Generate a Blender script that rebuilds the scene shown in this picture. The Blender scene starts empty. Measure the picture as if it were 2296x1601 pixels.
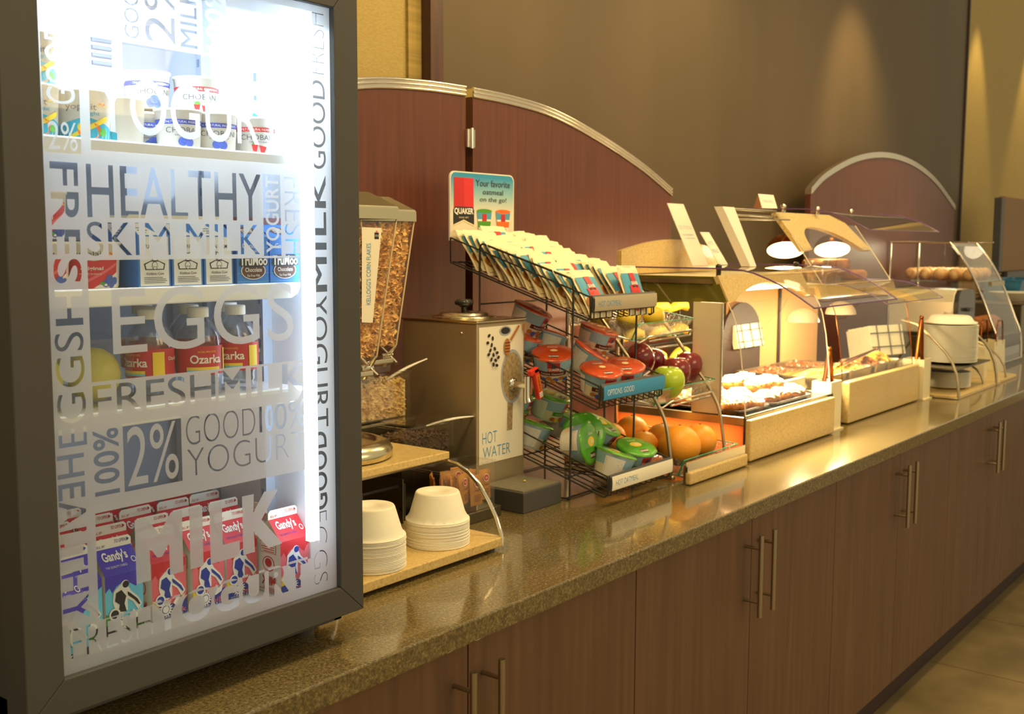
import bpy, bmesh, math, random
from mathutils import Vector, Matrix
SC = bpy.context.scene
COL = SC.collection
random.seed(7)
PI = math.pi

# ------------------------------------------------------------------ camera, world, lights, exposure
def srgb(h):
    if isinstance(h, str):
        h = h.lstrip('#'); h = [int(h[i:i+2], 16)/255 for i in (0, 2, 4)]
    return tuple((c/12.92 if c <= .04045 else ((c+.055)/1.055)**2.4) for c in h)

cam_d = bpy.data.cameras.new('camera'); cam = bpy.data.objects.new('camera', cam_d); COL.objects.link(cam)
cam_d.sensor_width = 36; cam_d.lens = 2450/2296*36; cam_d.clip_start = .02; cam_d.clip_end = 60
def cam_matrix(yaw, pitch, roll):
    f = Vector((math.cos(yaw)*math.cos(pitch), math.sin(yaw)*math.cos(pitch), -math.sin(pitch)))
    r = Vector((math.sin(yaw), -math.cos(yaw), 0)); d = f.cross(r)
    r2 = r*math.cos(roll)+d*math.sin(roll); d2 = -r*math.sin(roll)+d*math.cos(roll)
    m = Matrix.Identity(4)
    for i in range(3):
        m[i][0] = r2[i]; m[i][1] = -d2[i]; m[i][2] = -f[i]
    return m
m = cam_matrix(.66395, .10421, -.003435); m.translation = (0, -1.092, .60)
cam.matrix_world = m
SC.camera = cam
cam_d.dof.use_dof = True; cam_d.dof.focus_distance = 1.75; cam_d.dof.aperture_fstop = 9.0
SC.view_settings.view_transform = 'Standard'; SC.view_settings.look = 'None'
SC.view_settings.gamma = 1; SC.view_settings.use_curve_mapping = False
SC.view_settings.exposure = 0.0
SC.cycles.use_denoising = True
SC.cycles.max_bounces = 8; SC.cycles.diffuse_bounces = 3; SC.cycles.glossy_bounces = 3
SC.cycles.transmission_bounces = 6; SC.cycles.transparent_max_bounces = 24
SC.cycles.sample_clamp_indirect = 6; SC.cycles.caustics_reflective = False; SC.cycles.caustics_refractive = False

w = bpy.data.worlds.new('world'); SC.world = w; w.use_nodes = True
w.node_tree.nodes['Background'].inputs[0].default_value = (1.0, .82, .50, 1)
w.node_tree.nodes['Background'].inputs[1].default_value = .60

def light(kind, name, loc, power, color, target=None, size=.3, size_y=None, spot=60, blend=.6):
    d = bpy.data.lights.new(name, kind); d.energy = power; d.color = color
    if kind == 'AREA':
        d.size = size
        if size_y: d.shape = 'RECTANGLE'; d.size_y = size_y
    elif kind == 'SPOT':
        d.spot_size = math.radians(spot); d.spot_blend = blend; d.shadow_soft_size = size
    else: d.shadow_soft_size = size
    o = bpy.data.objects.new(name, d); COL.objects.link(o); o.location = loc
    if target is not None:
        o.rotation_euler = (Vector(target)-Vector(loc)).to_track_quat('-Z', 'Y').to_euler()
    return o
WARM = (1.0, .70, .29)
# recessed ceiling lights over the buffet
light('AREA', 'ceiling_light', (1.1, -.15, 1.9), 13, WARM, (1.3, .3, 0), .35)
light('AREA', 'ceiling_light', (2.3, -.15, 1.9), 15, WARM, (2.3, .35, 0), .35)
light('AREA', 'ceiling_light', (3.6, -.15, 1.9), 14, WARM, (3.6, .35, 0), .35)
light('AREA', 'ceiling_light', (4.9, -.15, 1.9), 13, WARM, (4.9, .35, 0), .35)
# room light from behind the camera
light('AREA', 'room_light', (2.4, -3.6, 1.7), 36, (1.0, .74, .38), (2.6, .4, -.3), 2.2, 1.0)
# downlights that graze the far wall
light('SPOT', 'downlight', (5.3, .55, 2.1), 80, WARM, (5.5, 1.0, .95), .04, spot=70, blend=1)
light('SPOT', 'downlight', (7.68, .80, 2.45), 70, (1, .70, .26), (7.66, .98, .6), .03, spot=46, blend=.6)
light('SPOT', 'downlight', (9.2, .78, 2.6), 90, (1, .70, .26), (9.2, 1.0, .6), .03, spot=60, blend=.5)
light('SPOT', 'downlight', (3.7, .50, 2.2), 34, WARM, (3.8, 1.0, 1.0), .05, spot=80, blend=1)
light('SPOT', 'downlight', (2.6, .45, 2.1), 20, WARM, (2.4, 1.0, 1.1), .05, spot=80, blend=1)
light('SPOT', 'floor_downlight', (3.75, -.95, 1.9), 110, WARM, (3.75, -.93, -.9), .03, spot=34, blend=.25)

# ------------------------------------------------------------------ materials
MATS = {}
def nodes_of(name):
    m = bpy.data.materials.new(name); m.use_nodes = True
    nt = m.node_tree; bs = nt.nodes['Principled BSDF']
    MATS[name] = m
    return m, nt, bs
def mat(name, col, rough=.5, metal=0, spec=.5, coat=0, noise=None, bump=None, trans=0, ior=1.45, emit=None, es=0, aniso=0, subs=0):
    """noise=(scale, colour2, (sx,sy,sz)[, lo, hi])  bump=(scale, strength, (sx,sy,sz))"""
    m, nt, bs = nodes_of(name); N = nt.nodes; L = nt.links
    c = (*srgb(col), 1)
    I = bs.inputs
    I['Base Color'].default_value = c; I['Roughness'].default_value = rough; I['Metallic'].default_value = metal
    I['Specular IOR Level'].default_value = spec; I['Coat Weight'].default_value = coat; I['Coat Roughness'].default_value = .08
    I['Transmission Weight'].default_value = trans; I['IOR'].default_value = ior
    if subs: I['Subsurface Weight'].default_value = subs; I['Subsurface Radius'].default_value = (.02, .012, .006); I['Subsurface Scale'].default_value = .3
    if aniso: I['Anisotropic'].default_value = aniso
    if emit: I['Emission Color'].default_value = (*srgb(emit), 1); I['Emission Strength'].default_value = es
    def tex(scale, st):
        tc = N.new('ShaderNodeTexCoord'); mp = N.new('ShaderNodeMapping'); mp.inputs['Scale'].default_value = st
        nz = N.new('ShaderNodeTexNoise'); nz.inputs['Scale'].default_value = scale; nz.inputs['Detail'].default_value = 5
        L.new(tc.outputs['Object'], mp.inputs[0]); L.new(mp.outputs[0], nz.inputs['Vector']); return nz
    if noise:
        nz = tex(noise[0], noise[2]); r = N.new('ShaderNodeValToRGB')
        lo, hi = (noise[3], noise[4]) if len(noise) > 3 else (.35, .65)
        r.color_ramp.elements[0].position = lo; r.color_ramp.elements[1].position = hi
        r.color_ramp.elements[0].color = c; r.color_ramp.elements[1].color = (*srgb(noise[1]), 1)
        L.new(nz.outputs['Fac'], r.inputs[0]); L.new(r.outputs[0], I['Base Color'])
    if bump:
        nz = tex(bump[0], bump[2]); b = N.new('ShaderNodeBump'); b.inputs['Strength'].default_value = bump[1]; b.inputs['Distance'].default_value = .002
        L.new(nz.outputs['Fac'], b.inputs['Height']); L.new(b.outputs[0], I['Normal'])
    return m
def glassy(name, tint=(1, 1, 1), gloss=.12, rough=.03, gcol=(1, 1, 1)):
    """a thin clear sheet: see-through with a fresnel reflection"""
    m, nt, bs = nodes_of(name); N = nt.nodes; L = nt.links; N.remove(bs)
    t = N.new('ShaderNodeBsdfTransparent'); t.inputs[0].default_value = (*tint, 1)
    g = N.new('ShaderNodeBsdfGlossy'); g.inputs['Roughness'].default_value = rough; g.inputs[0].default_value = (*gcol, 1)
    lw = N.new('ShaderNodeLayerWeight'); lw.inputs[0].default_value = .5; k = min(gloss*12, 1.5)
    pw = N.new('ShaderNodeMath'); pw.operation = 'POWER'; pw.inputs[1].default_value = 5
    mr = N.new('ShaderNodeMath'); mr.operation = 'MULTIPLY_ADD'; mr.use_clamp = True; mr.inputs[1].default_value = .9*k; mr.inputs[2].default_value = .045*k
    mx = N.new('ShaderNodeMixShader')
    L.new(lw.outputs['Facing'], pw.inputs[0]); L.new(pw.outputs[0], mr.inputs[0]); L.new(mr.outputs[0], mx.inputs[0]); L.new(t.outputs[0], mx.inputs[1]); L.new(g.outputs[0], mx.inputs[2])
    L.new(mx.outputs[0], N['Material Output'].inputs[0]); return m
def filmy(name, col, see=.25, diff=.35, noise=True):
    """frosted film: partly clear, partly scattering light through itself"""
    m, nt, bs = nodes_of(name); N = nt.nodes; L = nt.links; N.remove(bs)
    c = (*srgb(col), 1)
    t = N.new('ShaderNodeBsdfTransparent'); tl = N.new('ShaderNodeBsdfTranslucent'); d = N.new('ShaderNodeBsdfDiffuse')
    tl.inputs[0].default_value = c; d.inputs[0].default_value = c
    a = N.new('ShaderNodeMixShader'); a.inputs[0].default_value = diff; b = N.new('ShaderNodeMixShader'); b.inputs[0].default_value = 1-see
    L.new(tl.outputs[0], a.inputs[1]); L.new(d.outputs[0], a.inputs[2]); L.new(t.outputs[0], b.inputs[1]); L.new(a.outputs[0], b.inputs[2])
    L.new(b.outputs[0], N['Material Output'].inputs[0]); return m
def glow(name, col, s):
    m, nt, bs = nodes_of(name); I = bs.inputs
    I['Base Color'].default_value = (*srgb(col), 1); I['Emission Color'].default_value = (*srgb(col), 1); I['Emission Strength'].default_value = s
    return m

ORD = 'first second third fourth fifth sixth seventh eighth ninth tenth eleventh twelfth thirteenth fourteenth fifteenth sixteenth seventeenth eighteenth nineteenth twentieth'.split()
def nth(k):
    if k < 20: return ORD[k]
    return 'twenty-'+ORD[k-20] if k < 29 else 'thirtieth'
# ------------------------------------------------------------------ mesh building
def fr(d):
    d = Vector(d).normalized(); a = Vector((0, 0, 1)) if abs(d.z) < .9 else Vector((1, 0, 0))
    u = d.cross(a).normalized(); return d, u, d.cross(u).normalized()
class MB:
    def __init__(s): s.v = []; s.f = []; s.m = []; s.sm = []
    def add(s, vs, fs, mi=0, smooth=False):
        o = len(s.v); s.v += [tuple(v) for v in vs]
        for f in fs: s.f.append([i+o for i in f]); s.m.append(mi); s.sm.append(smooth)
        return s
    def box(s, x0, y0, z0, x1, y1, z1, mi=0, rot=None, c=None):
        vs = [(x, y, z) for z in (z0, z1) for y in (y0, y1) for x in (x0, x1)]
        if rot is not None:
            c = Vector(c if c is not None else ((x0+x1)/2, (y0+y1)/2, (z0+z1)/2))
            vs = [tuple(rot@(Vector(v)-c)+c) for v in vs]
        return s.add(vs, [(0, 2, 3, 1), (4, 5, 7, 6), (0, 1, 5, 4), (2, 6, 7, 3), (0, 4, 6, 2), (1, 3, 7, 5)], mi)
    def prism(s, pts, fn, a, b, mi=0, caps=True, smooth=False):
        """2D outline pts extruded from a to b; fn(u, v, w) -> xyz"""
        n = len(pts); vs = [fn(u, v, a) for u, v in pts]+[fn(u, v, b) for u, v in pts]
        fs = [(i, (i+1) % n, (i+1) % n+n, i+n) for i in range(n)]
        s.add(vs, fs, mi, smooth)
        if caps: s.add(vs, [tuple(range(n))[::-1], tuple(range(n, 2*n))], mi)
        return s
    def tube(s, pts, r, n=8, mi=0, closed=False, caps=True, flat=1.0):
        P = [Vector(p) for p in pts]; N = len(P); rings = []
        rs = r if isinstance(r, (list, tuple)) else [r]*N
        pu = None
        for i, p in enumerate(P):
            a = P[(i-1) % N] if (closed or i > 0) else p; b = P[(i+1) % N] if (closed or i < N-1) else p
            d = (b-a).normalized() if (b-a).length > 1e-9 else Vector((0, 0, 1))
            if pu is None: _, u, v = fr(d)
            else:
                u = (pu-d*pu.dot(d)); u = u.normalized() if u.length > 1e-6 else fr(d)[1]; v = d.cross(u).normalized()
            pu = u
            rings.append([p+u*math.cos(2*PI*k/n)*rs[i]+v*math.sin(2*PI*k/n)*rs[i]*flat for k in range(n)])
        vs = [q for R in rings for q in R]; fs = []
        for i in range(N if closed else N-1):
            j = (i+1) % N
            for k in range(n): fs.append((i*n+k, i*n+(k+1) % n, j*n+(k+1) % n, j*n+k))
        s.add(vs, fs, mi, True)
        if caps and not closed: s.add(vs, [tuple(range(n))[::-1], tuple(range((N-1)*n, N*n))], mi)
        return s
    def lathe(s, prof, n=24, c=(0, 0, 0), mi=0, axis=None, smooth=True, wob=None):
        """prof: list of (r, h); axis: direction of h"""
        ax = Vector(axis) if axis is not None else Vector((0, 0, 1)); d, u, v = fr(ax)
        if axis is None: u, v = Vector((1, 0, 0)), Vector((0, 1, 0))
        c = Vector(c); vs = []; fs = []
        for j, (r, h) in enumerate(prof):
            for k in range(n):
                a = 2*PI*k/n; rr = r*(wob(a, j) if wob else 1)
                vs.append(c+d*h+u*math.cos(a)*rr+v*math.sin(a)*rr)
        for j in range(len(prof)-1):
            for k in range(n): fs.append((j*n+k, j*n+(k+1) % n, (j+1)*n+(k+1) % n, (j+1)*n+k))
        s.add(vs, fs, mi, smooth)
        if prof[0][0] > 1e-6: s.add(vs[:n], [tuple(range(n))[::-1]], mi)
        if prof[-1][0] > 1e-6: s.add(vs[-n:], [tuple(range(n))], mi)
        return s
    def quad(s, a, b, c, d, mi=0): return s.add([a, b, c, d], [(0, 1, 2, 3)], mi)
    def ball(s, c, r, n=12, mi=0, sc=(1, 1, 1), fn=None):
        m = n//2; vs = []; fs = []
        for j in range(m+1):
            t = PI*j/m
            for k in range(n):
                a = 2*PI*k/n; p = Vector((math.sin(t)*math.cos(a)*sc[0], math.sin(t)*math.sin(a)*sc[1], math.cos(t)*sc[2]))*r
                if fn: p = fn(p)
                vs.append(p+Vector(c))
        for j in range(m):
            for k in range(n): fs.append((j*n+k, (j+1)*n+k, (j+1)*n+(k+1) % n, j*n+(k+1) % n))
        return s.add(vs, fs, mi, True)
    def xf(s, M):
        s.v = [tuple(M@Vector(v)) for v in s.v]; return s
    def merge(s, o, M=None, mi=0):
        vs = o.v if M is None else [tuple(M@Vector(v)) for v in o.v]
        k = len(s.v); s.v += vs
        for f, mm, sm in zip(o.f, o.m, o.sm): s.f.append([i+k for i in f]); s.m.append(mm+mi); s.sm.append(sm)
        return s
def mesh(name, mb, mats, off=(0, 0, 0), weld=False):
    me = bpy.data.meshes.new(name)
    me.from_pydata([(v[0]-off[0], v[1]-off[1], v[2]-off[2]) for v in mb.v], [], mb.f)
    for m in (mats if isinstance(mats, (list, tuple)) else [mats]): me.materials.append(MATS[m])
    me.polygons.foreach_set('material_index', mb.m); me.polygons.foreach_set('use_smooth', mb.sm)
    bm = bmesh.new(); bm.from_mesh(me)
    if weld: bmesh.ops.remove_doubles(bm, verts=bm.verts, dist=1e-6)
    bmesh.ops.recalc_face_normals(bm, faces=bm.faces); bm.to_mesh(me); bm.free()
    me.update(); return me
def bevel(o, wd=.003, seg=2):
    md = o.modifiers.new('bevel', 'BEVEL'); md.width = wd; md.segments = seg; md.limit_method = 'ANGLE'; md.angle_limit = .7
    return o
def wpos(o):
    p = Vector((0, 0, 0))
    while o is not None: p += o.location; o = o.parent
    return p
def put(name, mb, mats, parent=None, bev=0, label=None, kind=None, weld=False):
    """a mesh given in world coordinates, linked as a child of an unrotated parent (or at top level)"""
    me = mesh(name, mb, mats, wpos(parent) if parent else (0, 0, 0), weld or bev > 0)
    o = bpy.data.objects.new(name, me); COL.objects.link(o)
    if parent: o.parent = parent
    if bev: bevel(o, bev)
    if label: o['label'] = label
    if kind: o['kind'] = kind
    return o
def tag(o, label, cat, group=None, kind=None):
    o['label'] = label; o['category'] = cat
    if group: o['group'] = group
    if kind: o['kind'] = kind
    return o
def thing(name, loc, label, cat, group=None):
    o = bpy.data.objects.new(name, None); COL.objects.link(o); o.location = loc; o.empty_display_size = .05
    return tag(o, label, cat, group)
def solo(name, mb, mats, label, cat, group=None, bev=0, kind=None, origin=None):
    """a thing that is one mesh"""
    if origin is None:
        xs = [v[0] for v in mb.v]; ys = [v[1] for v in mb.v]; zs = [v[2] for v in mb.v]
        origin = ((min(xs)+max(xs))/2, (min(ys)+max(ys))/2, min(zs))
    me = mesh(name, mb, mats, origin, bev > 0); o = bpy.data.objects.new(name, me); COL.objects.link(o); o.location = origin
    if bev: bevel(o, bev)
    return tag(o, label, cat, group, kind)
def copy(root, loc, rot=None, label=None, group=None, scale=None):
    def cp(o, par):
        c = o.copy(); COL.objects.link(c); c.parent = par
        for ch in o.children: cp(ch, c)
        return c
    r = cp(root, None); r.location = loc
    if rot is not None: r.rotation_euler = rot
    if scale: r.scale = scale
    if label: r['label'] = label
    if group: r['group'] = group
    return r
def struct(name, mb, mats, parent=None, bev=0):
    o = put(name, mb, mats, parent, bev)
    if not parent: o['kind'] = 'structure'
    return o

# ------------------------------------------------------------------ lettering
_tc = {}
def _font_obj(s, off=0, spacing=1.0):
    cu = bpy.data.curves.new('t', 'FONT'); cu.body = s; cu.offset = off; cu.resolution_u = 3; cu.space_character = spacing
    o = bpy.data.objects.new('t', cu); COL.objects.link(o); return o, cu
def glyphs(s, off=0, spacing=1.0):
    """flat triangulated lettering in a unit box"""
    k = (s, off, spacing)
    if k not in _tc:
        o, cu = _font_obj(s, off, spacing); dg = bpy.context.evaluated_depsgraph_get(); me = bpy.data.meshes.new_from_object(o.evaluated_get(dg))
        vs = [(v.co.x, v.co.y) for v in me.vertices]; fs = [tuple(p.vertices) for p in me.polygons]
        x0 = min(v[0] for v in vs); x1 = max(v[0] for v in vs); y0 = min(v[1] for v in vs); y1 = max(v[1] for v in vs)
        _tc[k] = ([((a-x0)/(x1-x0), (b-y0)/(y1-y0)) for a, b in vs], fs, (x1-x0)/(y1-y0))
        bpy.data.objects.remove(o); bpy.data.curves.remove(cu); bpy.data.meshes.remove(me)
    return _tc[k]
def boxmap(box, rot=0):
    x0, y0, x1, y1 = box
    if rot == 0: return lambda u, v: (x0+(x1-x0)*u, y0+(y1-y0)*v)
    if rot == 90: return lambda u, v: (x1-(x1-x0)*v, y0+(y1-y0)*u)      # reads upwards
    return lambda u, v: (x0+(x1-x0)*v, y1-(y1-y0)*u)                    # reads downwards
class Print:
    """flat print laid on a surface: fn(u, v, lift) -> xyz"""
    def __init__(s, fn, lift=.0003): s.mb = MB(); s.fn = fn; s.k = lift; s.lift = lift
    def up(s): s.k += s.lift*.5; return s
    def poly(s, pts, mi): s.mb.add([s.fn(u, v, s.k) for u, v in pts], [tuple(range(len(pts)))], mi); return s.up()
    def rect(s, x0, y0, x1, y1, mi, n=1):
        for i in range(n):
            a = x0+(x1-x0)*i/n; b = x0+(x1-x0)*(i+1)/n
            s.mb.add([s.fn(a, y0, s.k), s.fn(b, y0, s.k), s.fn(b, y1, s.k), s.fn(a, y1, s.k)], [(0, 1, 2, 3)], mi)
        return s.up()
    def disc(s, x, y, rx, ry, mi, n=14): return s.poly([(x+rx*math.cos(2*PI*i/n), y+ry*math.sin(2*PI*i/n)) for i in range(n)], mi)
    def text(s, t, box, mi, off=0, rot=0, spacing=1.0):
        vs, fs, _ = glyphs(t, off, spacing); bm_ = boxmap(box, rot)
        s.mb.add([s.fn(*bm_(u, v), s.k) for u, v in vs], fs, mi); return s.up()
    def lines(s, x0, y0, x1, y1, n, mi, fill=.4):
        h = (y1-y0)/n
        for i in range(n): s.rect(x0, y0+i*h, x1-(x1-x0)*.3*random.random(), y0+i*h+h*fill, mi); s.k -= s.lift*.5
        return s.up()
def cutout(name, rects, texts, y, mats, parent, mi_name=None):
    """a flat sheet in the plane y: each rectangle outline and each text outline; overlaps cut holes"""
    import numpy as np
    from mathutils.geometry import delaunay_2d_cdt
    groups = [[[(x0, z0), (x1, z0), (x1, z1), (x0, z1)]] for x0, z0, x1, z1 in rects]
    for s_, box, off, rot in texts:
        o, fc = _font_obj(s_, 0, 1+max(0, off)*3.2); dg = bpy.context.evaluated_depsgraph_get(); c2 = o.evaluated_get(dg).to_curve(dg)
        cs = []
        for sp in c2.splines:
            bp_ = sp.bezier_points; n = len(bp_); Q = []
            for i in range(n):
                a, b = bp_[i], bp_[(i+1) % n]; st = (a.handle_right-a.co).length+(b.handle_left-b.co).length
                flat_ = abs((a.handle_right-a.co).cross(b.co-a.co).z)+abs((b.handle_left-b.co).cross(b.co-a.co).z)
                k = 1 if flat_ < 1e-5 else 6
                for t in range(k):
                    t /= k; u = 1-t; Q.append(a.co*u**3+a.handle_right*3*u*u*t+b.handle_left*3*u*t*t+b.co*t**3)
            R2 = []
            for q in Q:
                if not R2 or (q-R2[-1]).length > 1e-4: R2.append(q)
            if (R2[0]-R2[-1]).length < 1e-4: R2.pop()
            cs.append(R2)
        area = lambda P: sum(P[i].x*P[(i+1) % len(P)].y-P[(i+1) % len(P)].x*P[i].y for i in range(len(P)))
        sg = -1 if area(max(cs, key=lambda P: abs(area(P)))) > 0 else 1
        out = []
        for P in cs:
            n = len(P); Z = []
            for i in range(n):
                d1 = (P[i]-P[i-1]).normalized(); d2 = (P[(i+1) % n]-P[i]).normalized()
                n1 = Vector((-d1.y, d1.x, 0)); n2 = Vector((-d2.y, d2.x, 0)); b = n1+n2
                b = b.normalized() if b.length > .05 else n1
                Z.append(P[i]+b*(off*sg/max(.5, b.dot(n1))))
            out.append(Z)
        X = [q.x for P in out for q in P]; Yv = [q.y for P in out for q in P]
        x0, x1, y0, y1 = min(X), max(X), min(Yv), max(Yv); bm_ = boxmap(box, rot)
        groups.append([[bm_((q.x-x0)/(x1-x0), (q.y-y0)/(y1-y0)) for q in P] for P in out])
        bpy.data.objects.remove(o)
    V = []; E = []
    for g in groups:
        for P in g:
            b = len(V); n = len(P); V += [Vector(q) for q in P]; E += [(b+i, b+(i+1) % n) for i in range(n)]
    r = delaunay_2d_cdt(V, E, [], 0, 1e-6); vs, fs = r[0], r[2]
    ce = np.array([[sum(vs[i][k] for i in f)/len(f) for k in (0, 1)] for f in fs])
    tot = np.zeros(len(fs), int)
    for g in groups:
        wn = np.zeros(len(fs), int)
        for P in g:
            A = np.array(P); Bq = np.roll(A, -1, 0)
            for (ax, ay), (bx, by) in zip(A, Bq):
                up = (ay <= ce[:, 1]) & (by > ce[:, 1]); dn = (ay > ce[:, 1]) & (by <= ce[:, 1])
                cr = (bx-ax)*(ce[:, 1]-ay)-(ce[:, 0]-ax)*(by-ay)
                wn += (up & (cr > 0)).astype(int)-(dn & (cr < 0)).astype(int)
        tot += (wn != 0)
    off = wpos(parent) if parent else Vector((0, 0, 0))
    keep = [f for f, t in zip(fs, tot) if t % 2 == 1]
    me = bpy.data.meshes.new(name); me.from_pydata([(q[0]-off.x, y-off.y, q[1]-off.z) for q in vs], [], keep)
    me.materials.clear(); me.materials.append(MATS[mats]); me.update()
    r = bpy.data.objects.new(name, me); COL.objects.link(r)
    if parent: r.parent = parent
    return r
# ------------------------------------------------------------------ palette
mat('granite', '6f6238', .13, 0, .5, coat=.6, noise=(170, '9a8850', (1, 1, 1), .3, .72))
def speckle(name, cols, scale, rough, coat=0):
    m, nt, bs = nodes_of(name); N = nt.nodes; L = nt.links
    tc = N.new('ShaderNodeTexCoord'); nz = N.new('ShaderNodeTexNoise'); nz.inputs['Scale'].default_value = scale; nz.inputs['Detail'].default_value = 6; nz.inputs['Roughness'].default_value = .75
    r = N.new('ShaderNodeValToRGB'); E_ = r.color_ramp.elements
    while len(E_) < len(cols): E_.new(.5)
    for e, (p, c) in zip(E_, cols): e.position = p; e.color = (*srgb(c), 1)
    L.new(tc.outputs['Object'], nz.inputs['Vector']); L.new(nz.outputs['Fac'], r.inputs[0]); L.new(r.outputs[0], bs.inputs['Base Color'])
    bs.inputs['Roughness'].default_value = rough; bs.inputs['Coat Weight'].default_value = coat; bs.inputs['Coat Roughness'].default_value = .05
    return m
speckle('counter_stone', [(.30, '3d3420'), (.46, '625536'), (.56, '7c6d45'), (.70, 'a89765')], 210, .16, .5)
speckle('cream_stone', [(.30, 'ab8a4c'), (.45, 'd4b674'), (.6, 'dec384'), (.75, 'f2dfb0')], 160, .35, .2)
mat('cabinet_wood', '72543e', .42, noise=(7, '5a4331', (6, 6, .28), .3, .75))
mat('toe_kick', '3c2c2c', .6)
mat('floor_tile', '837350', .35, noise=(5, '6c5f40', (1, 1, 1)))
mat('grout', '8d7a55', .8)
mat('wall_brown', '60503a', .55, noise=(3, '53462f', (.5, .5, .1)), bump=(60, .1, (1, 1, .1)))
mat('wall_gold', 'a38c50', .75, noise=(90, 'b5a064', (1, 1, 8)), bump=(160, .5, (1, 1, 6)))
mat('wall_stripe', 'a8904e', .7, noise=(9, '8f7a42', (.15, .15, 9)))
mat('trim_wood', '5a382c', .4, noise=(10, '432c24', (5, 5, .3)))
mat('screen_wood', '66392a', .38, noise=(9, '552e24', (8, 8, .35), .3, .7))
mat('chrome', 'e8e2d4', .12, 1)
mat('steel', 'b3a78c', .30, 1, bump=(40, .15, (1, 1, 30)))
mat('steel_dark', '6f6650', .35, 1)
mat('brushed', 'b8a888', .36, .55, bump=(30, .1, (1, 1, 30)))
mat('black', '4c4b4a', .45)
mat('black_gloss', '3a3834', .15)
mat('fridge_black', '4a4947', .55)
mat('wire', '3c3c38', .35, .3)
mat('gap', '2a221c', .8)
mat('liner', 'e6eaf0', .5)
mat('liner_grey', 'a9b1bf', .35)
mat('vent_grey', '6f7c92', .6)
mat('shelf_white', 'f2f4f4', .3)
mat('white', 'f4f1e6', .5)
mat('foam', 'f7f1de', .55, subs=.2)
mat('paper', 'f2ecd8', .6)
mat('paper_cool', 'f0f2f2', .55)
mat('ink', '3c4650', .6)
mat('ink_black', '22242a', .6)
mat('ink_blue', '3f95c8', .6)
mat('sky_blue', '4fa0c4', .5)
mat('deep_blue', '2a3f9e', .5)
mat('carton_blue', '4a3fc0', .4)
mat('cyan', '6fd0f0', .5)
mat('teal_print', '2ea6bd', .5)
mat('red', 'c62a2e', .45); mat('red_lever', 'e23a22', .35)
mat('carton_red', 'd8323a', .4)
mat('pink', 'ef6f78', .5)
mat('maroon', '5c2020', .5)
mat('orange_p', 'e8702a', .5)
mat('yellow_p', 'f2d02e', .5)
mat('green_p', '4f9a2e', .5)
mat('berry', '4a62b8', .4)
mat('cream_print', 'ead9a6', .6)
mat('choc', '5e3422', .5)
mat('milk_blue', '2f7fd8', .45)
filmy('frost', 'f2f5f6', .13, .3)
glassy('door_glass', (.97, .99, 1), .05, .02)
glassy('acrylic', (.985, .985, .97), .10, .04)
glassy('acrylic_edge', (.55, .42, .55), .3, .1)
glassy('clear_plastic', (.98, .98, .97), .10, .08)
glassy('bottle_clear', (.93, .95, .96), .22, .08)
glow('led', 'e3f2ff', 6.5)
glow('led_top', 'e3f2ff', 85)

# ------------------------------------------------------------------ the room
m_ = MB(); m_.box(-3, -4.2, -.96, 12, 1.1, -.905); struct('floor', m_, 'grout')
fl = bpy.data.objects['floor']
n_t = 0
for ix in range(10):
    for iy in range(5):
        x0 = 1.54+ix*.60; y1 = .07-iy*.60
        if y1 < -1.5 and x0 < 3.4: continue
        m_ = MB().box(x0+.002, y1-.598, -.905, x0+.598, y1, -.90)
        o = put('tile', m_, 'floor_tile', fl)
m_ = MB().box(2.339, 1.0, -.9, 7.30, 1.06, 3.0); struct('wall_back', m_, 'wall_brown')
m_ = MB().box(-1.0, 1.03, -.9, 2.235, 1.09, 3.0); struct('wall_left', m_, 'wall_gold')
m_ = MB().box(2.235, 1.02, -.9, 2.287, 1.09, 3.0); struct('trim_1', m_, 'wall_stripe')
m_ = MB().box(2.287, .985, -.9, 2.339, 1.09, 3.0); struct('trim_2', m_, 'trim_wood')
m_ = MB().box(7.30, .99, -.9, 7.325, 1.09, 3.0); struct('trim_3', m_, 'toe_kick')
m_ = MB().box(7.325, 1.04, -.9, 12, 1.10, 3.0); struct('wall_right', m_, 'wall_gold')

# ------------------------------------------------------------------ counter and cabinets
m_ = MB().box(-.6, 0, -.0387, 8.2, .90, 0)
solo('countertop', m_, 'counter_stone', 'long polished brown speckled stone countertop along the whole buffet', 'countertop', bev=.003)
m_ = MB().box(-.6, .071, -.9, 8.2, .09, -.80); struct('baseboard_front', m_, 'toe_kick')
cabs = [(-.25, .797), (.797, 1.843), (1.843, 2.893), (2.893, 3.939), (3.939, 4.985), (4.985, 6.03), (6.03, 7.08)]
clabel = ['at the near end under the refrigerator', 'under the stacked bowls', 'under the wire rack of oatmeal', 'under the first pastry case', 'under the far food case', 'under the stacked plates', 'at the far end by the dark case']
for (x0, x1), cl in zip(cabs, clabel):
    t = thing('base_cabinet', ((x0+x1)/2, .05, -.8), 'dark brown two-door base cabinet '+cl, 'cabinet', 'base cabinets under the counter')
    mb = MB(); mb.box(x0+.002, .05, -.80, x1-.002, .84, -.0387); put('body', mb, 'gap', t)
    xc = (x0+x1)/2
    for a, b, s in ((x0+.0015, xc-.0015, -1), (xc+.0015, x1-.0015, 1)):
        d = put('door', MB().box(a, .03, -.80, b, .049, -.042), 'cabinet_wood', t, bev=.001)
        hx = xc+s*.036; h = MB()
        h.tube([(hx, -.012, -.278), (hx, -.012, -.080)], .0062, 10)
        for z in (-.243, -.113): h.tube([(hx, -.012, z), (hx, .03, z)], .0042, 8)
        put('handle', h, 'steel', d)

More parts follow.
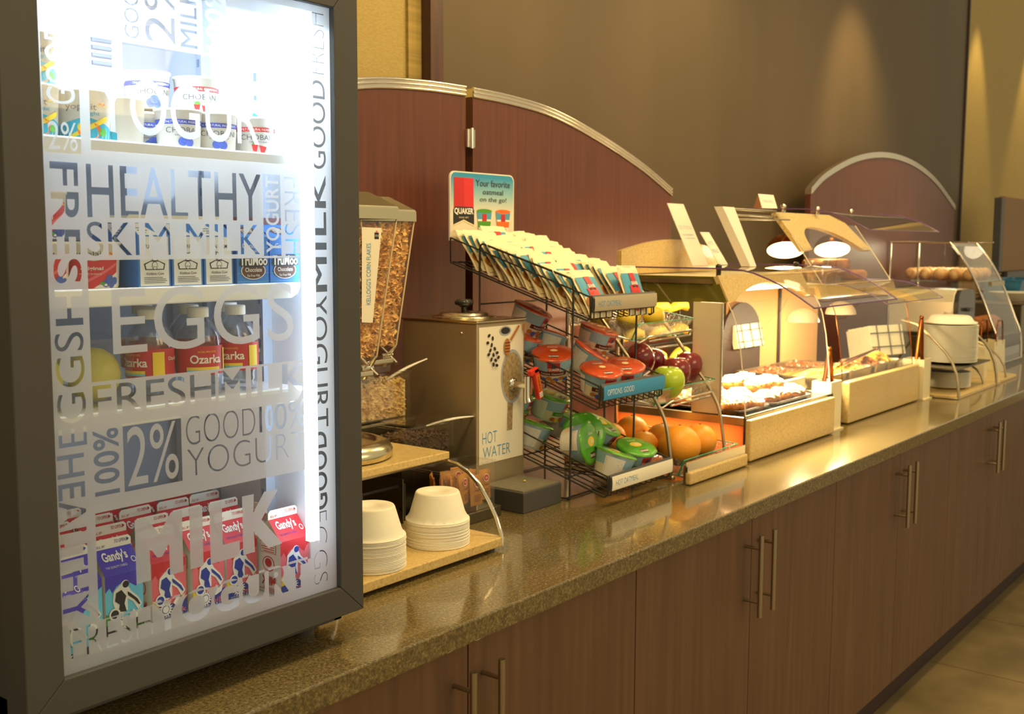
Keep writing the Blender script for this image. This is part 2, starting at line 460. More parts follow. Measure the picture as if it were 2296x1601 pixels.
# ------------------------------------------------------------------ arched screens behind the buffet
KS = 1.0543
def screen(x0, x1, prof, label, label2=None):
    x0 *= KS; x1 *= KS; prof = [(x*KS, .6+(z-.6)*KS) for x, z in prof]
    t = thing('arched_screen', ((x0+x1)/2, .85, 0), label, 'divider screen', 'red wood screens with metal top trim')
    P = [(x0, 0)]+[(x, z-.022) for x, z in prof]+[(x1, 0)]
    put('panel', MB().prism(P, lambda u, v, w: (u, w, v), .85, .875, caps=True), 'screen_wood', t)
    k = MB()
    for o_, r_ in ((.0, .0045), (-.010, .0045), (-.0205, .004)):
        k.tube([(x, .849, z+o_) for x, z in prof], r_, 8)
    k.prism([(x, z) for x, z in prof]+[(x, z-.022) for x, z in prof[::-1]], lambda u, v, w: (u, w, v), .848, .877, caps=False)
    n = len(prof)
    for yy in (.848, .877):
        for i in range(n-1):
            (a, b), (c, d) = prof[i], prof[i+1]; k.quad((a, yy, b), (c, yy, d), (c, yy, d-.022), (a, yy, b-.022))
    put('metal_trim', k, 'chrome', t)
    return t
def smooth_curve(P, n=28):
    out = []
    for i in range(len(P)-1):
        p0 = P[max(i-1, 0)]; p1 = P[i]; p2 = P[i+1]; p3 = P[min(i+2, len(P)-1)]
        for k in range(6):
            t = k/6; out.append(tuple(.5*((2*b)+(-a+c)*t+(2*a-5*b+4*c-d)*t*t+(-a+3*b-3*c+d)*t**3) for a, b, c, d in zip(p0, p1, p2, p3)))
    out.append(tuple(P[-1])); return out
B_ = smooth_curve([(2.187, .993), (2.354, .989), (2.542, .972), (2.784, .920), (3.022, .850), (3.211, .778)])
A_ = [(4.344-x, z) for x, z in B_[::-1]]
screen(1.133, 2.157, A_, 'arched dark red wood screen half behind the cereal dispensers')
sB = screen(2.187, 3.211, B_, 'arched dark red wood screen half behind the oatmeal rack')
screen(4.355, 6.348, smooth_curve([(4.355, .825), (4.499, .894), (4.743, .965), (4.955, 1.005), (5.184, 1.027), (5.433, 1.027), (5.705, 1.0), (6.004, .935), (6.348, .811)]), 'fully arched dark red wood screen behind the far glass cases')
mb = MB(); mb.box(2.274, .842, .856, 2.306, .848, .904); mb.tube([(2.290, .840, .853), (2.290, .840, .907)], .006, 8)
put('hinge', mb, 'chrome', sB)

# ------------------------------------------------------------------ refrigerator with glass door
FX0, FX1, DY = .603, 1.134, .08
fr_ = thing('glass_door_refrigerator', (.87, .35, 0), 'black countertop refrigerator with a frosted lettered glass door', 'refrigerator')
mb = MB()
bx0, bx1, by0, by1, bz0, bz1 = .612, 1.132, .128, .56, .02, 1.01
t_ = .014
mb.box(bx0, by0, bz0, bx0+t_, by1, bz1); mb.box(bx1-t_, by0, bz0, bx1, by1, bz1)
mb.box(bx0, by1-t_, bz0, bx1, by1, bz1); mb.box(bx0, by0, bz1-t_, bx1, by1, bz1); mb.box(bx0, by0, bz0, bx1, by1, bz0+.04)
put('body', mb, 'fridge_black', fr_)
for fx in (.65, 1.09):
    for fy in (.17, .52): put('foot', MB().lathe([(.018, 0), (.02, .02)], 12, (fx, fy, 0)), 'black', fr_)
ix0, ix1, iy1, iz0, iz1 = .6285, 1.1155, .52, .063, .985
mb = MB(); e = .002
mb.box(ix0-e, by0, iz0, ix0, iy1, iz1); mb.box(ix1, by0, iz0, ix1+e, iy1, iz1); mb.box(ix0, .100, iz0-e, ix1, iy1, iz0); mb.box(ix0, by0, iz1, ix1, iy1, iz1+e)
put('liner', mb, 'liner', fr_)
put('back_panel', MB().box(ix0, iy1, iz0, ix1, iy1+.003, iz1), 'liner_grey', fr_)
mb = MB().box(ix0, .458, .60, .997, iy1, iz1); bp_ = put('fan_cover', mb, 'liner_grey', fr_, bev=.004)
for i in range(4):
    z = .905-i*.0115; mb = MB().tube([(.942, .4575, z), (.975, .4575, z)], .0034, 8); put('vent_slot', mb, 'vent_grey', bp_)
# shelves
for z, nm in ((.725, 'upper'), (.540, 'middle'), (.385, 'lower')):
    s_ = put('shelf', MB().box(.675, .165, z-.006, 1.085, .45, z), 'shelf_white', fr_)
    P = [(.665, z-.022), (1.068, z-.022), (1.080, z-.016), (1.085, z-.006), (1.085, z+.001), (.665, z+.001)]
    put('shelf_lip', MB().prism(P, lambda u, v, w: (u, w, v), .155, .166), 'shelf_white', s_, bev=.002)
for x in (1.098,):
    for y in (.26, .40): 
        r_ = put('shelf_rail', MB().box(x, y, .10, x+.018, y+.014, .97), 'liner_grey', fr_)
        for k in range(24): put('rail_hole', MB().box(x-.0005, y+.004, .13+k*.034, x+.0002, y+.010, .142+k*.034), 'vent_grey', r_)
# lights
put('light_strip', MB().box(1.082, .137, .150, 1.114, .150, .965), 'led', fr_, label='white vertical light strip')
put('light_strip', MB().box(.66, .14, .962, 1.09, .175, .975), 'led_top', fr_, label='white horizontal light strip')
# the door: four mitred frame members, the pane and its film
gx0, gx1, gz0, gz1 = .650, 1.088, .089, .928
ox0, ox1, oz0, oz1 = FX0, FX1, .045, .985
d_ = bpy.data.objects.new('door', None); COL.objects.link(d_); d_.parent = fr_; d_.location = (0, 0, 0)
def member(a, b, c, d, nm='door_frame'):
    """front face corners a (outer) b (outer) c (inner) d (inner), sloping to the pane"""
    mb = MB(); y0, y1 = DY, .127; s = .008
    F = [Vector((p[0], y0, p[1])) for p in (a, b)]; G = [Vector((p[0], y0, p[1])) for p in (c, d)]
    H = [Vector((p[0], y0+.006, p[1])) for p in (c, d)]
    vs = [F[0], F[1], G[0], G[1], (c[0], y0+s, c[1]), (d[0], y0+s, d[1]), (a[0], y1, a[1]), (b[0], y1, b[1]), (c[0], y1, c[1]), (d[0], y1, d[1])]
    mb.add(vs, [(0, 1, 2, 3), (3, 2, 4, 5), (5, 4, 8, 9), (6, 7, 8, 9), (0, 1, 7, 6), (1, 2, 4, 8, 7), (0, 3, 5, 9, 6)])
    return put(nm, mb, 'fridge_black', d_, bev=.0015)
member((ox0, oz0), (ox1, oz0), (gx1, gz0), (gx0, gz0)); member((ox1, oz1), (ox0, oz1), (gx0, gz1), (gx1, gz1))
member((ox0, oz1), (ox0, oz0), (gx0, gz0), (gx0, gz1)); member((ox1, oz0), (ox1, oz1), (gx1, gz1), (gx1, gz0))
put('glass_pane', MB().box(gx0, .090, gz0, gx1, .096, gz1), 'door_glass', d_)
T_ = []; R_ = []
def R(*b): R_.append(b)
def X(s, box, off=0, rot=0): T_.append((s, box, off, rot))
LX, MX, RX = .701, .702, 1.038   # column edges
# the large frosted fields; the clear windows are holes in them
R(gx0, gz0, gx1, gz1)
R(.7135, .706, RX, .835)                    # upper clear window
X('YOGURT', (.722, .728, 1.000, .795), .0)
R(.7035, .434, RX, .578); X('EGGS', (.733, .464, 1.013, .544), -.004)
R(.7015, .144, RX, .276); X('MILK', (.754, .176, .986, .257), .062)
X('FRESH', (.657, .848, .752, .885), -.03); X('GOOD', (.762, .841, .782, .915), 0, 90)
X('2%', (.790, .841, .833, .925), 0, 90); X('MILK', (.840, .841, .865, .915), .01, 90)
R(.873, .838, .910, .925); X('100%', (.878, .843, .905, .922), .02, 90)
X('HEALTHY', (.706, .628, .961, .690), .004); X('SKIM MILK', (.704, .583, .957, .623), -.004)
R(.964, .581, .994, .691); X('YOGURT', (.968, .585, .991, .688), .02, 90)
X('FRESH', (1.001, .581, 1.034, .689), -.015, -90)
X('FRESH', (.704, .392, .879, .430), 0); X('MILK', (.884, .391, 1.034, .431), .03)
X('100%', (.702, .296, .736, .377), .02, 90)
R(.742, .295, .825, .379); X('2%', (.747, .300, .820, .374), 0)
X('GOOD', (.832, .339, .943, .377), -.022); X('10', (.950, .340, .974, .378), .03); X('0%', (.976, .340, 1.033, .378), 0)
X('YOGURT', (.833, .298, 1.031, .334), -.022)
X('FRESH', (.664, .106, .775, .143), -.02); X('YOGURT', (.776, .105, 1.032, .148), .035)
R(.656, .700, .701, .924); X('GOOD MILK', (.661, .755, .696, .915), .0, 90); X('2%', (.661, .703, .697, .735), .0)
X('FRESH', (.661, .503, .696, .690), .01, -90); X('EGGS', (.659, .361, .695, .495), -.005, 90)
X('HEALTHY', (.656, .152, .690, .352), .01, -90)
X('FRESH', (1.049, .835, 1.078, .918), -.03, 90)
X('GOOD', (1.050, .703, 1.078, .826), .0, 90); X('MILK', (1.050, .529, 1.077, .695), .02, 90)
X('YOGURT', (1.047, .333, 1.076, .524), .0, -90); X('GOOD', (1.046, .212, 1.072, .327), .02, 90); X('EGGS', (1.044, .102, 1.070, .209), -.03, -90)
cutout('frosted_film', R_, T_, .0894, 'frost', d_)
# ------------------------------------------------------------------ dairy in the refrigerator
def local(name, mb, mats, parent=None, bev=0, label=None):
    """a mesh given in its parent's own coordinates"""
    me = mesh(name, mb, mats, (0, 0, 0), bev > 0); o = bpy.data.objects.new(name, me); COL.objects.link(o)
    if parent: o.parent = parent
    if bev: bevel(o, bev)
    if label: o['label'] = label
    return o
def carton_body(w=.057, h=.083, rf=.030, fin=.014):
    a = w/2; mb = MB()
    mb.add([(-a, -a, 0), (a, -a, 0), (a, a, 0), (-a, a, 0), (-a, -a, h), (a, -a, h), (a, a, h), (-a, a, h)], [(0, 3, 2, 1)], 0)
    v = mb.v
    mb.add(v[:8], [(0, 1, 5, 4)], 1); mb.add(v[:8], [(2, 3, 7, 6), (1, 2, 6, 5), (3, 0, 4, 7)], 0)
    r = h+rf; e = .0008; i = w*.30
    rv = [(-a, -a, h), (a, -a, h), (a, a, h), (-a, a, h), (-a, -e, r), (a, -e, r), (a, e, r), (-a, e, r), (a-i, 0, h+rf*.75), (-a+i, 0, h+rf*.75)]
    mb.add(rv, [(0, 1, 5, 4)], 2); mb.add(rv, [(2, 3, 7, 6)], 2)
    mb.add(rv, [(1, 8, 5), (1, 2, 8), (2, 6, 8), (0, 4, 9), (0, 9, 3), (3, 9, 7)], 3)
    f = r+fin; k = .004
    mb.add([(-a, -e, r), (a, -e, r), (a, -e, f-k), (a-k, -e, f), (-a+k, -e, f), (-a, -e, f-k)], [(0, 1, 2, 3, 4, 5)], 4)
    mb.add([(-a, e, r), (a, e, r), (a, e, f-k), (a-k, e, f), (-a+k, e, f), (-a, e, f-k)], [(0, 5, 4, 3, 2, 1)], 4)
    mb.add([(-a, -e, r), (-a, e, r), (a, -e, r), (a, e, r), (a-k, -e, f), (a-k, e, f), (-a+k, -e, f), (-a+k, e, f), (a, -e, f-k), (a, e, f-k), (-a, -e, f-k), (-a, e, f-k)], [(4, 5, 7, 6), (2, 3, 9, 8), (8, 9, 5, 4), (0, 10, 11, 1), (10, 6, 7, 11)], 4)
    return mb
def front(w, y=None): 
    yy = -w/2 if y is None else y
    return lambda u, v, k: (u, yy-k, v)
def slope(w, h, rf):
    n = Vector((0, -rf, w/2)).normalized()
    return lambda u, v, k: (u, -w/2+v*(w/2-.0008)+n.y*(k+.0002), h+v*rf+n.z*(k+.0002))
def sports_carton(name, c_roof, c_low, c_fig, c_corner, word, label):
    """carton with a rider, a sun and jagged colour fields"""
    t = thing(name, (0, 0, 0), label, 'milk carton')
    w, h, rf = .057, .083, .030
    local('box', carton_body(), ['white', c_low, c_roof, 'paper', 'paper'], t)
    p = Print(front(w)); ms = [c_roof, c_low, c_fig, 'white', c_corner, 'ink_black']
    p.poly([(-.0285, .083), (.0285, .083), (.0285, .072), (.022, .068), (.018, .060), (.010, .066), (0, .072), (-.012, .066), (-.018, .058), (-.022, .066), (-.0285, .060)], 0)
    p.poly([(-.0285, 0), (.0285, 0), (.0285, .022), (.010, .016), (-.005, .022), (-.0285, .014)], 2)
    p.poly([(-.0285, .014), (-.0285, .030), (-.020, .026), (-.018, .016)], 4)
    # rider: pale outline then dark figure
    p.poly([(-.016, .060), (-.006, .068), (.004, .066), (.010, .055), (.020, .045), (.026, .034), (.020, .026), (.012, .040), (.004, .046), (.004, .030), (-.004, .026), (-.014, .030), (-.018, .046)], 3)
    p.disc(.001, .0665, .0062, .0062, 3); p.disc(.002, .0665, .0050, .0050, 2)
    p.poly([(-.013, .057), (-.005, .060), (.002, .050), (-.001, .040), (.002, .028), (-.010, .030), (-.008, .040), (-.015, .046)], 2)
    p.poly([(.004, .056), (.009, .052), (.019, .042), (.023, .034), (.021, .033), (.014, .042), (.005, .050)], 2)
    p.disc(-.016, .028, .0085, .0085, 3, 16); p.disc(-.016, .028, .0060, .0060, 2, 16)
    st = []
    for i in range(32):
        r = .0125 if i % 2 == 0 else .0078; st.append((-.008+r*math.cos(i*PI/16), .013+r*math.sin(i*PI/16)))
    p.poly(st, 3); p.disc(-.008, .013, .0062, .0062, 2, 16); p.disc(-.008, .013, .0052, .0052, 3, 16)
    p.poly([(.004, .020), (.012, .030), (.016, .024), (.024, .030), (.021, .018), (.010, .014)], 3)
    p.text(word, (.001, .0035, .026, .011), 4 if c_corner != 'yellow_p' else 1, .01)
    p.text('VITAMIN A & D', (-.024, .0008, .020, .0032), 3)
    local('front_print', p.mb, ms, t)
    q = Print(slope(w, h, rf)); q.text("Gandy's", (-.021, .40, .016, .88), 0, .03); q.text('THE QUALITY CHEKD', (-.022, .22, .010, .32), 1); q.disc(.022, .42, .0038, .12, 0); q.disc(.022, .42, .0026, .085, 2)
    local('brand_print', q.mb, ['white', 'deep_blue' if c_roof == 'carton_red' else 'white', c_roof], t)
    f = Print(front(w, -.0008)); f.text('SELL BY', (-.025, .1155, -.011, .119), 0); f.text('TO OPEN', (.003, .119, .020, .124), 0); f.poly([(.0215, .1185), (.0255, .1215), (.0215, .1245)], 0)
    local('fin_print', f.mb, ['red' if c_roof == 'carton_red' else 'deep_blue'], t)
    return t
def on_shelf(o, x, y, z, rz=0): o.location = (x, y, z); o.rotation_euler = (0, 0, rz); return o
FZ = .064
redc = sports_carton('milk_carton', 'carton_red', 'pink', 'deep_blue', 'yellow_p', 'milk', 'red half pint milk carton in the front row, next to the foremost blue one')
on_shelf(redc, .897, .2600, FZ)
bluec = sports_carton('milk_carton', 'carton_blue', 'cyan', 'ink_black', 'green_p', 'Reduced Fat', 'x')
on_shelf(bluec, .825, .2580, FZ, -.03)
G1 = 'red gabled milk cartons standing in rows on the refrigerator floor'; G2 = 'blue gabled milk cartons in the left corner of the refrigerator floor'
redc['group'] = G1; bluec['group'] = G2
bluec['label'] = 'foremost blue and cyan half pint milk carton on the refrigerator floor, beside the red ones'
random.seed(3)
fl_ = ['third red milk carton of the front row on the refrigerator floor', 'fourth red milk carton of the front row on the refrigerator floor']
copy(redc, (.961, .256, FZ), (0, 0, .02), fl_[0]); copy(redc, (1.024, .257, FZ), (0, 0, -.02), fl_[1])
sd = copy(redc, (1.084, .272, FZ), (0, 0, PI/2), 'red milk carton turned so that its white side faces the glass door')
copy(redc, (1.086, .208, FZ), (0, 0, .0), 'red milk carton at the right end, standing ahead of the front row beside the light')
copy(bluec, (.760, .256, FZ), (0, 0, .08), 'blue milk carton next left of the foremost blue one, at the door edge')
copy(bluec, (.695, .258, FZ), (0, 0, .05), 'blue milk carton at the far left end of the front row')
copy(bluec, (.700, .190, FZ), (0, 0, .12), 'blue milk carton closest to the left door frame, ahead of its row')
for r in range(3):
    for c in range(7):
        x = .664+c*.0665+.014*(r % 2)+random.uniform(-.003, .003); y = .324+r*.0640+random.uniform(-.002, .002)
        if x > 1.084: continue
        if r == 0 and c < 1: copy(bluec, (x, y, FZ), (0, 0, random.uniform(-.05, .05)), 'blue milk carton at the left end of the second row on the refrigerator floor'); continue
        copy(redc, (x, y, FZ), (0, 0, random.uniform(-.05, .05)), 'red milk carton in the %s row on the refrigerator floor, %s from the left' % (nth(r+1), nth(c)))
def side_print():
    p = Print(lambda u, v, k: (-.0285-k, u, v)); p.disc(0, .045, .014, .012, 0, 18); p.disc(0, .045, .0125, .0105, 1, 18); p.disc(0, .047, .008, .007, 0, 14); p.rect(-.018, .062, .018, .080, 0); p.rect(-.0172, .0628, .0172, .0792, 1)
    p.lines(-.015, .064, .016, .078, 4, 0, .35); p.text('MILK', (-.016, .012, .016, .026), 0, .03); p.lines(-.020, .002, .022, .009, 3, 0, .4); return p.mb
sp_ = local('side_print', side_print(), ['red', 'white'], redc)
for o in [o for o in bpy.data.objects if o.get('group') == G1 and o is not redc]:
    c = sp_.copy(); COL.objects.link(c); c.parent = o

# middle shelf: cow cartons, chocolate milk, yogurt packs
def cow_carton():
    t = thing('milk_carton', (0, 0, 0), 'white and blue milk carton with a line drawing of a cow, leftmost of three', 'milk carton', 'white and blue milk cartons on the middle shelf')
    w, h, rf = .048, .066, .018
    mb = carton_body(w, h, rf, .010); local('box', mb, ['milk_blue', 'milk_blue', 'milk_blue', 'milk_blue', 'paper'], t)
    p = Print(front(w)); ms = ['paper_cool', 'ink_black', 'maroon']
    p.rect(-.0215, .001, .0215, .0655, 0)
    p.text('FUN FARM', (-.014, .050, .014, .055), 1, .01)
    p.poly([(-.014, .022), (.014, .022), (.016, .030), (.006, .034), (-.006, .034), (-.016, .030)], 1); p.poly([(-.0125, .0232), (.0125, .0232), (.014, .0290), (.006, .0328), (-.006, .0328), (-.014, .0290)], 0)
    p.disc(0, .0275, .0045, .0055, 1); p.disc(0, .0275, .0037, .0047, 0); p.disc(-.0015, .026, .0007, .001, 1, 8); p.disc(.0015, .026, .0007, .001, 1, 8)
    p.poly([(-.004, .034), (-.006, .046), (-.001, .044), (.001, .044), (.006, .046), (.004, .034)], 1); p.poly([(-.003, .0345), (-.0048, .0445), (-.001, .043), (.001, .043), (.0048, .0445), (.003, .0345)], 0)
    p.text('Kickbox Cow', (-.013, .0155, .013, .019), 1, .01)
    p.lines(-.017, .005, .019, .014, 4, 1, .3)
    local('front_print', p.mb, ms, t)
    q = Print(slope(w, h, rf)); q.poly([(-.022, .05), (.010, .05), (-.008, .9), (-.022, .9)], 0); q.lines(-.018, .2, -.004, .7, 3, 1, .3); local('roof_print', q.mb, ['paper_cool', 'ink'], t)
    return t
cw = cow_carton(); on_shelf(cw, .842, .186, .541)
copy(cw, (.893, .186, .541), None, 'white and blue milk carton with a cow drawing, middle one of three')
copy(cw, (.944, .186, .541), None, 'white and blue milk carton with a cow drawing, beside the chocolate milk')
for k in range(5): copy(cw, (.842+k*.051, .244, .541), None, 'white and blue milk carton behind the cow cartons, %s from the left' % nth(k))
def choc_carton():
    t = thing('chocolate_milk_carton', (0, 0, 0), 'bright blue chocolate milk carton beside the cow cartons', 'milk carton', 'chocolate milk cartons on the middle shelf')
    w, h, rf = .055, .066, .018
    local('box', carton_body(w, h, rf, .010), ['milk_blue', 'milk_blue', 'milk_blue', 'milk_blue', 'maroon'], t)
    p = Print(front(w)); ms = ['milk_blue', 'choc', 'white', 'ink_black', 'sky_blue']
    for i in range(5): p.rect(-.0275, .002+i*.012, .0275, .0032+i*.012, 4)
    p.disc(0, .018, .0215, .0125, 2, 20); p.disc(0, .018, .020, .0115, 1, 20)
    p.poly([(-.025, .026), (-.020, .040), (.020, .041), (.026, .026), (.010, .023), (-.012, .023)], 3)
    p.text('TruMoo', (-.0235, .0255, .0245, .0395), 2, .03)
    p.text('Chocolate', (-.0145, .0165, .0145, .0225), 2, .01); p.text('Fat Free Milk', (-.011, .0095, .011, .0130), 2)
    p.text('Gandy', (-.019, .048, .008, .057), 2); p.text('dairies', (-.004, .044, .014, .048), 2)
    local('front_print', p.mb, ms, t)
    q = Print(slope(w, h, rf)); q.disc(0, .5, .016, .3, 0); q.text('milk', (-.010, .3, .010, .7), 1); local('roof_print', q.mb, ['choc', 'white'], t)
    return t
ch = choc_carton(); on_shelf(ch, 1.002, .188, .541, -.02)
copy(ch, (1.060, .190, .541), (0, 0, .03), 'bright blue chocolate milk carton at the right end of the middle shelf')
def cup_fn(r0, r1, h, z0=0):
    """wraps print around a conical cup; u is arc length, v is height"""
    def f(u, v, k):
        r = r0+(r1-r0)*(v/h)+k; a = -PI/2+u/((r0+r1)/2); return (r*math.cos(a), r*math.sin(a), z0+v)
    return f
def pack(kind, z_h=.058, w=.066):
    """a boxy rounded yogurt pot pack with a printed front"""
    t = thing('yogurt_cup', (0, 0, 0), 'x', 'yogurt')
    r0, r1 = w*.46, w*.52
    mb = MB().lathe([(r0, 0), (r0+.001, .003), (r1, z_h-.004), (r1+.0015, z_h-.003), (r1+.0015, z_h), (r1-.002, z_h+.0005), (0, z_h+.001)], 28)
    local('cup', mb, 'white', t)
    p = Print(cup_fn(r0+.0005, r1, z_h-.004), .0004)
    def field(pts, mi):   # split a polygon-ish field into strips so that it follows the curve
        p.poly(pts, mi)
    def band(v0, v1, mi, a=-.05, b=.05, n=16): p.rect(a, v0, b, v1, mi, n)
    def wedge(fn_lo, fn_hi, a, b, mi, n=14):
        for i in range(n):
            u0 = a+(b-a)*i/n; u1 = a+(b-a)*(i+1)/n
            p.mb.add([p.fn(u0, fn_lo(u0), p.k), p.fn(u1, fn_lo(u1), p.k), p.fn(u1, fn_hi(u1), p.k), p.fn(u0, fn_hi(u0), p.k)], [(0, 1, 2, 3)], mi)
        p.up()
    ms = ['white', 'ink', 'red', 'teal_print', 'yellow_p', 'orange_p', 'berry', 'deep_blue', 'green_p', 'pink', 'carton_red']
    if kind == 'light':
        wedge(lambda u: .0, lambda u: .028-.3*abs(u), -.045, .045, 3)
        wedge(lambda u: max(0, .010+u*.5), lambda u: min(.030, .016+u*.55), -.02, .03, 4)
        p.disc(.004, .011, .015, .0105, 5, 16); p.disc(-.004, .015, .007, .006, 4, 12); p.disc(.022, .010, .006, .005, 8, 10)
        p.text('yoplait', (-.024, .034, .012, .044), 1, .01); p.text('light', (.000, .0285, .016, .0345), 3)
    elif kind == 'original':
        wedge(lambda u: .0, lambda u: .034+.35*u*(u > 0)-.1*u*(u < 0), -.045, .03, 10)
        wedge(lambda u: .002+max(0, (u+.02))*.55, lambda u: .004+max(0, (u+.02))*.55+.002, -.03, .03, 9)
        wedge(lambda u: .0, lambda u: max(0, (u+.004))*.6, -.004, .03, 0)
        for dx, dz in ((.012, .006), (.020, .005), (.017, .012), (.025, .009)): p.disc(dx, dz, .0052, .005, 6, 12)
        p.disc(.007, .006, .004, .002, 8, 8)
        p.text('original', (-.018, .0215, .008, .0275), 0, .02); p.text('mountain blueberry', (-.020, .0165, .006, .0195), 0)
        p.text('yoplait', (-.022, .037, .010, .047), 1)
    else:
        col = 7 if kind == 'blue' else 2
        band(z_h*.60, z_h*.72, col); p.text('ONLY NATURAL INGREDIENTS', (-.028, z_h*.63, .028, z_h*.69), 0)
        p.text('CHOBANI', (-.026, z_h*.38, .026, z_h*.52), 1, -.01); p.text('GREEK YOGURT', (-.014, z_h*.30, .014, z_h*.345), 1)
        if kind == 'blue':
            for dx, dz in ((-.004, .009), (.005, .008), (.001, .014)): p.disc(dx, dz*.9, .0062, .006, 6, 12)
        else:
            p.poly([(-.011, .013), (-.002, .014), (-.004, .003), (-.009, .004)], 2); p.poly([(0, .012), (.011, .010), (.008, .002), (.002, .002)], 2); p.disc(-.006, .0145, .004, .002, 8, 8)
    if kind in ('light', 'original'):
        for i in range(5):
            a = .3+i*.62; p.disc(.0185+.0042*math.cos(a), .0405+.0042*math.sin(a), .0022, .0013, 9 if i % 2 else 4, 8)
    local('label_print', p.mb, ms, t)
    return t
def cups(kind, spots, group, z_h=.058, w=.066, bins=None):
    proto = None
    for x, y, z, rz, lab in spots:
        if proto is None:
            proto = pack(kind, z_h, w); proto['label'] = lab; proto['group'] = group; on_shelf(proto, x, y, z, rz-.4)
        else: copy(proto, (x, y, z), (0, 0, rz-.4), lab)
cups('original', [(.776, .200, .541, 0, 'red and white yogurt cup with blueberries, next to the cow cartons'), (.707, .202, .541, .1, 'red and white yogurt cup at the left end of the middle shelf, under another'),
    (.707, .205, .603, .2, 'red and white yogurt cup stacked on another at the left end of the middle shelf'), (.776, .270, .541, 0, 'red and white yogurt cup behind the blueberry one')], 'red and white yogurt cups on the middle shelf')
cups('light', [(.773, .205, .726, 0, 'teal and orange peach yogurt cup in front on the top shelf'), (.703, .205, .726, .15, 'teal and orange yogurt cup at the left end of the top shelf, lower of two'),
    (.703, .206, .788, .2, 'teal and orange yogurt cup at the left end of the top shelf, upper of two'), (.773, .280, .726, 0, 'teal and orange yogurt cup behind the peach one'),
    (.842, .235, .726, -1.6, 'teal yogurt cup turned to show its nutrition text'), (.842, .31, .726, -1.4, 'teal yogurt cup in the second row beside the vent')], 'teal and orange yogurt cups on the top shelf', .062, .066)
cups('blue', [(.915, .205, .726, .1, 'greek yogurt cup with a blue band, left of the blueberry one'), (.974, .205, .726, 0, 'greek yogurt cup with a blue band and blueberries'),
    (.915, .276, .726, 0, 'greek yogurt cup with a blue band in the second row, lower of two'), (.915, .276, .783, .1, 'greek yogurt cup with a blue band in the second row, upper of two')], 'white greek yogurt cups on the top shelf', .052, .060)
cups('red', [(1.043, .205, .726, 0, 'greek yogurt cup with a red band and strawberries at the right end'), (.975, .245, .779, 0, 'greek yogurt cup with a red band set on top of a blue one'), (.975, .262, .726, 0, 'greek yogurt cup under the raised red one')], 'white greek yogurt cups on the top shelf', .052, .060)
# an upright juice box at the right of the top shelf
jt = thing('drink_box', (1.078, .27, .726), 'white and teal drink box standing against the right wall of the top shelf', 'drink box')
put('box', MB().box(1.052, .245, .726, 1.096, .295, .812), 'white', jt, bev=.001)
p = Print(lambda u, v, k: (1.074+u, .245-k, .726+v)); p.disc(0, .045, .018, .022, 0, 18); p.text('milk', (-.012, .040, .012, .052), 1, .02, 90); p.lines(-.018, .005, .018, .02, 4, 2, .3)
put('front_print', p.mb, ['teal_print', 'white', 'ink'], jt)
# lower shelf: clear tub of fruit and bottles of water
tub = thing('clear_tub', (.735, .27, .386), 'clear plastic tub with a rounded rim holding pale yellow apples', 'tub')
def rrect(x0, y0, x1, y1, r, n=5):
    P = []
    for cx_, cy_, a0 in ((x1-r, y1-r, 0), (x0+r, y1-r, PI/2), (x0+r, y0+r, PI), (x1-r, y0+r, 1.5*PI)):
        for i in range(n+1): a = a0+PI/2*i/n; P.append((cx_+r*math.cos(a), cy_+r*math.sin(a)))
    return P
def open_tub(x0, y0, z0, x1, y1, z1, taper=.01, r=.02, th=.0015, rim=.004):
    mb = MB(); out = rrect(x0, y0, x1, y1, r); inn = rrect(x0+taper, y0+taper, x1-taper, y1-taper, max(r-taper, .004)); n = len(out)
    rm = rrect(x0-rim, y0-rim, x1+rim, y1+rim, r+rim)
    vs = [(a, b, z0) for a, b in inn]+[(a, b, z1) for a, b in out]+[(a, b, z1) for a, b in rm]+[(a, b, z1-.005) for a, b in rm]
    fs = [tuple(range(n))]
    for L_ in range(3):
        for i in range(n): fs.append((L_*n+i, L_*n+(i+1) % n, (L_+1)*n+(i+1) % n, (L_+1)*n+i))
    return mb.add(vs, fs, 0, False)
put('bowl', open_tub(.672, .185, .387, .835, .40, .475), 'clear_plastic', tub)
mat('pale_apple', 'd8cf62', .35, noise=(8, 'c9bb50', (1, 1, 1)))
for x, y, z, lb_ in ((.792, .232, .424, 'pale yellow apple in the tub nearest the bottles'), (.712, .235, .424, 'pale yellow apple in the tub at the left of the lower shelf'), (.755, .31, .424, 'pale yellow apple at the back of the tub')):
    solo('apple', MB().ball((x, y, z), .0345, 16, sc=(1, 1, 1.05)), 'pale_apple', lb_, 'apple', 'pale apples in the clear tub')
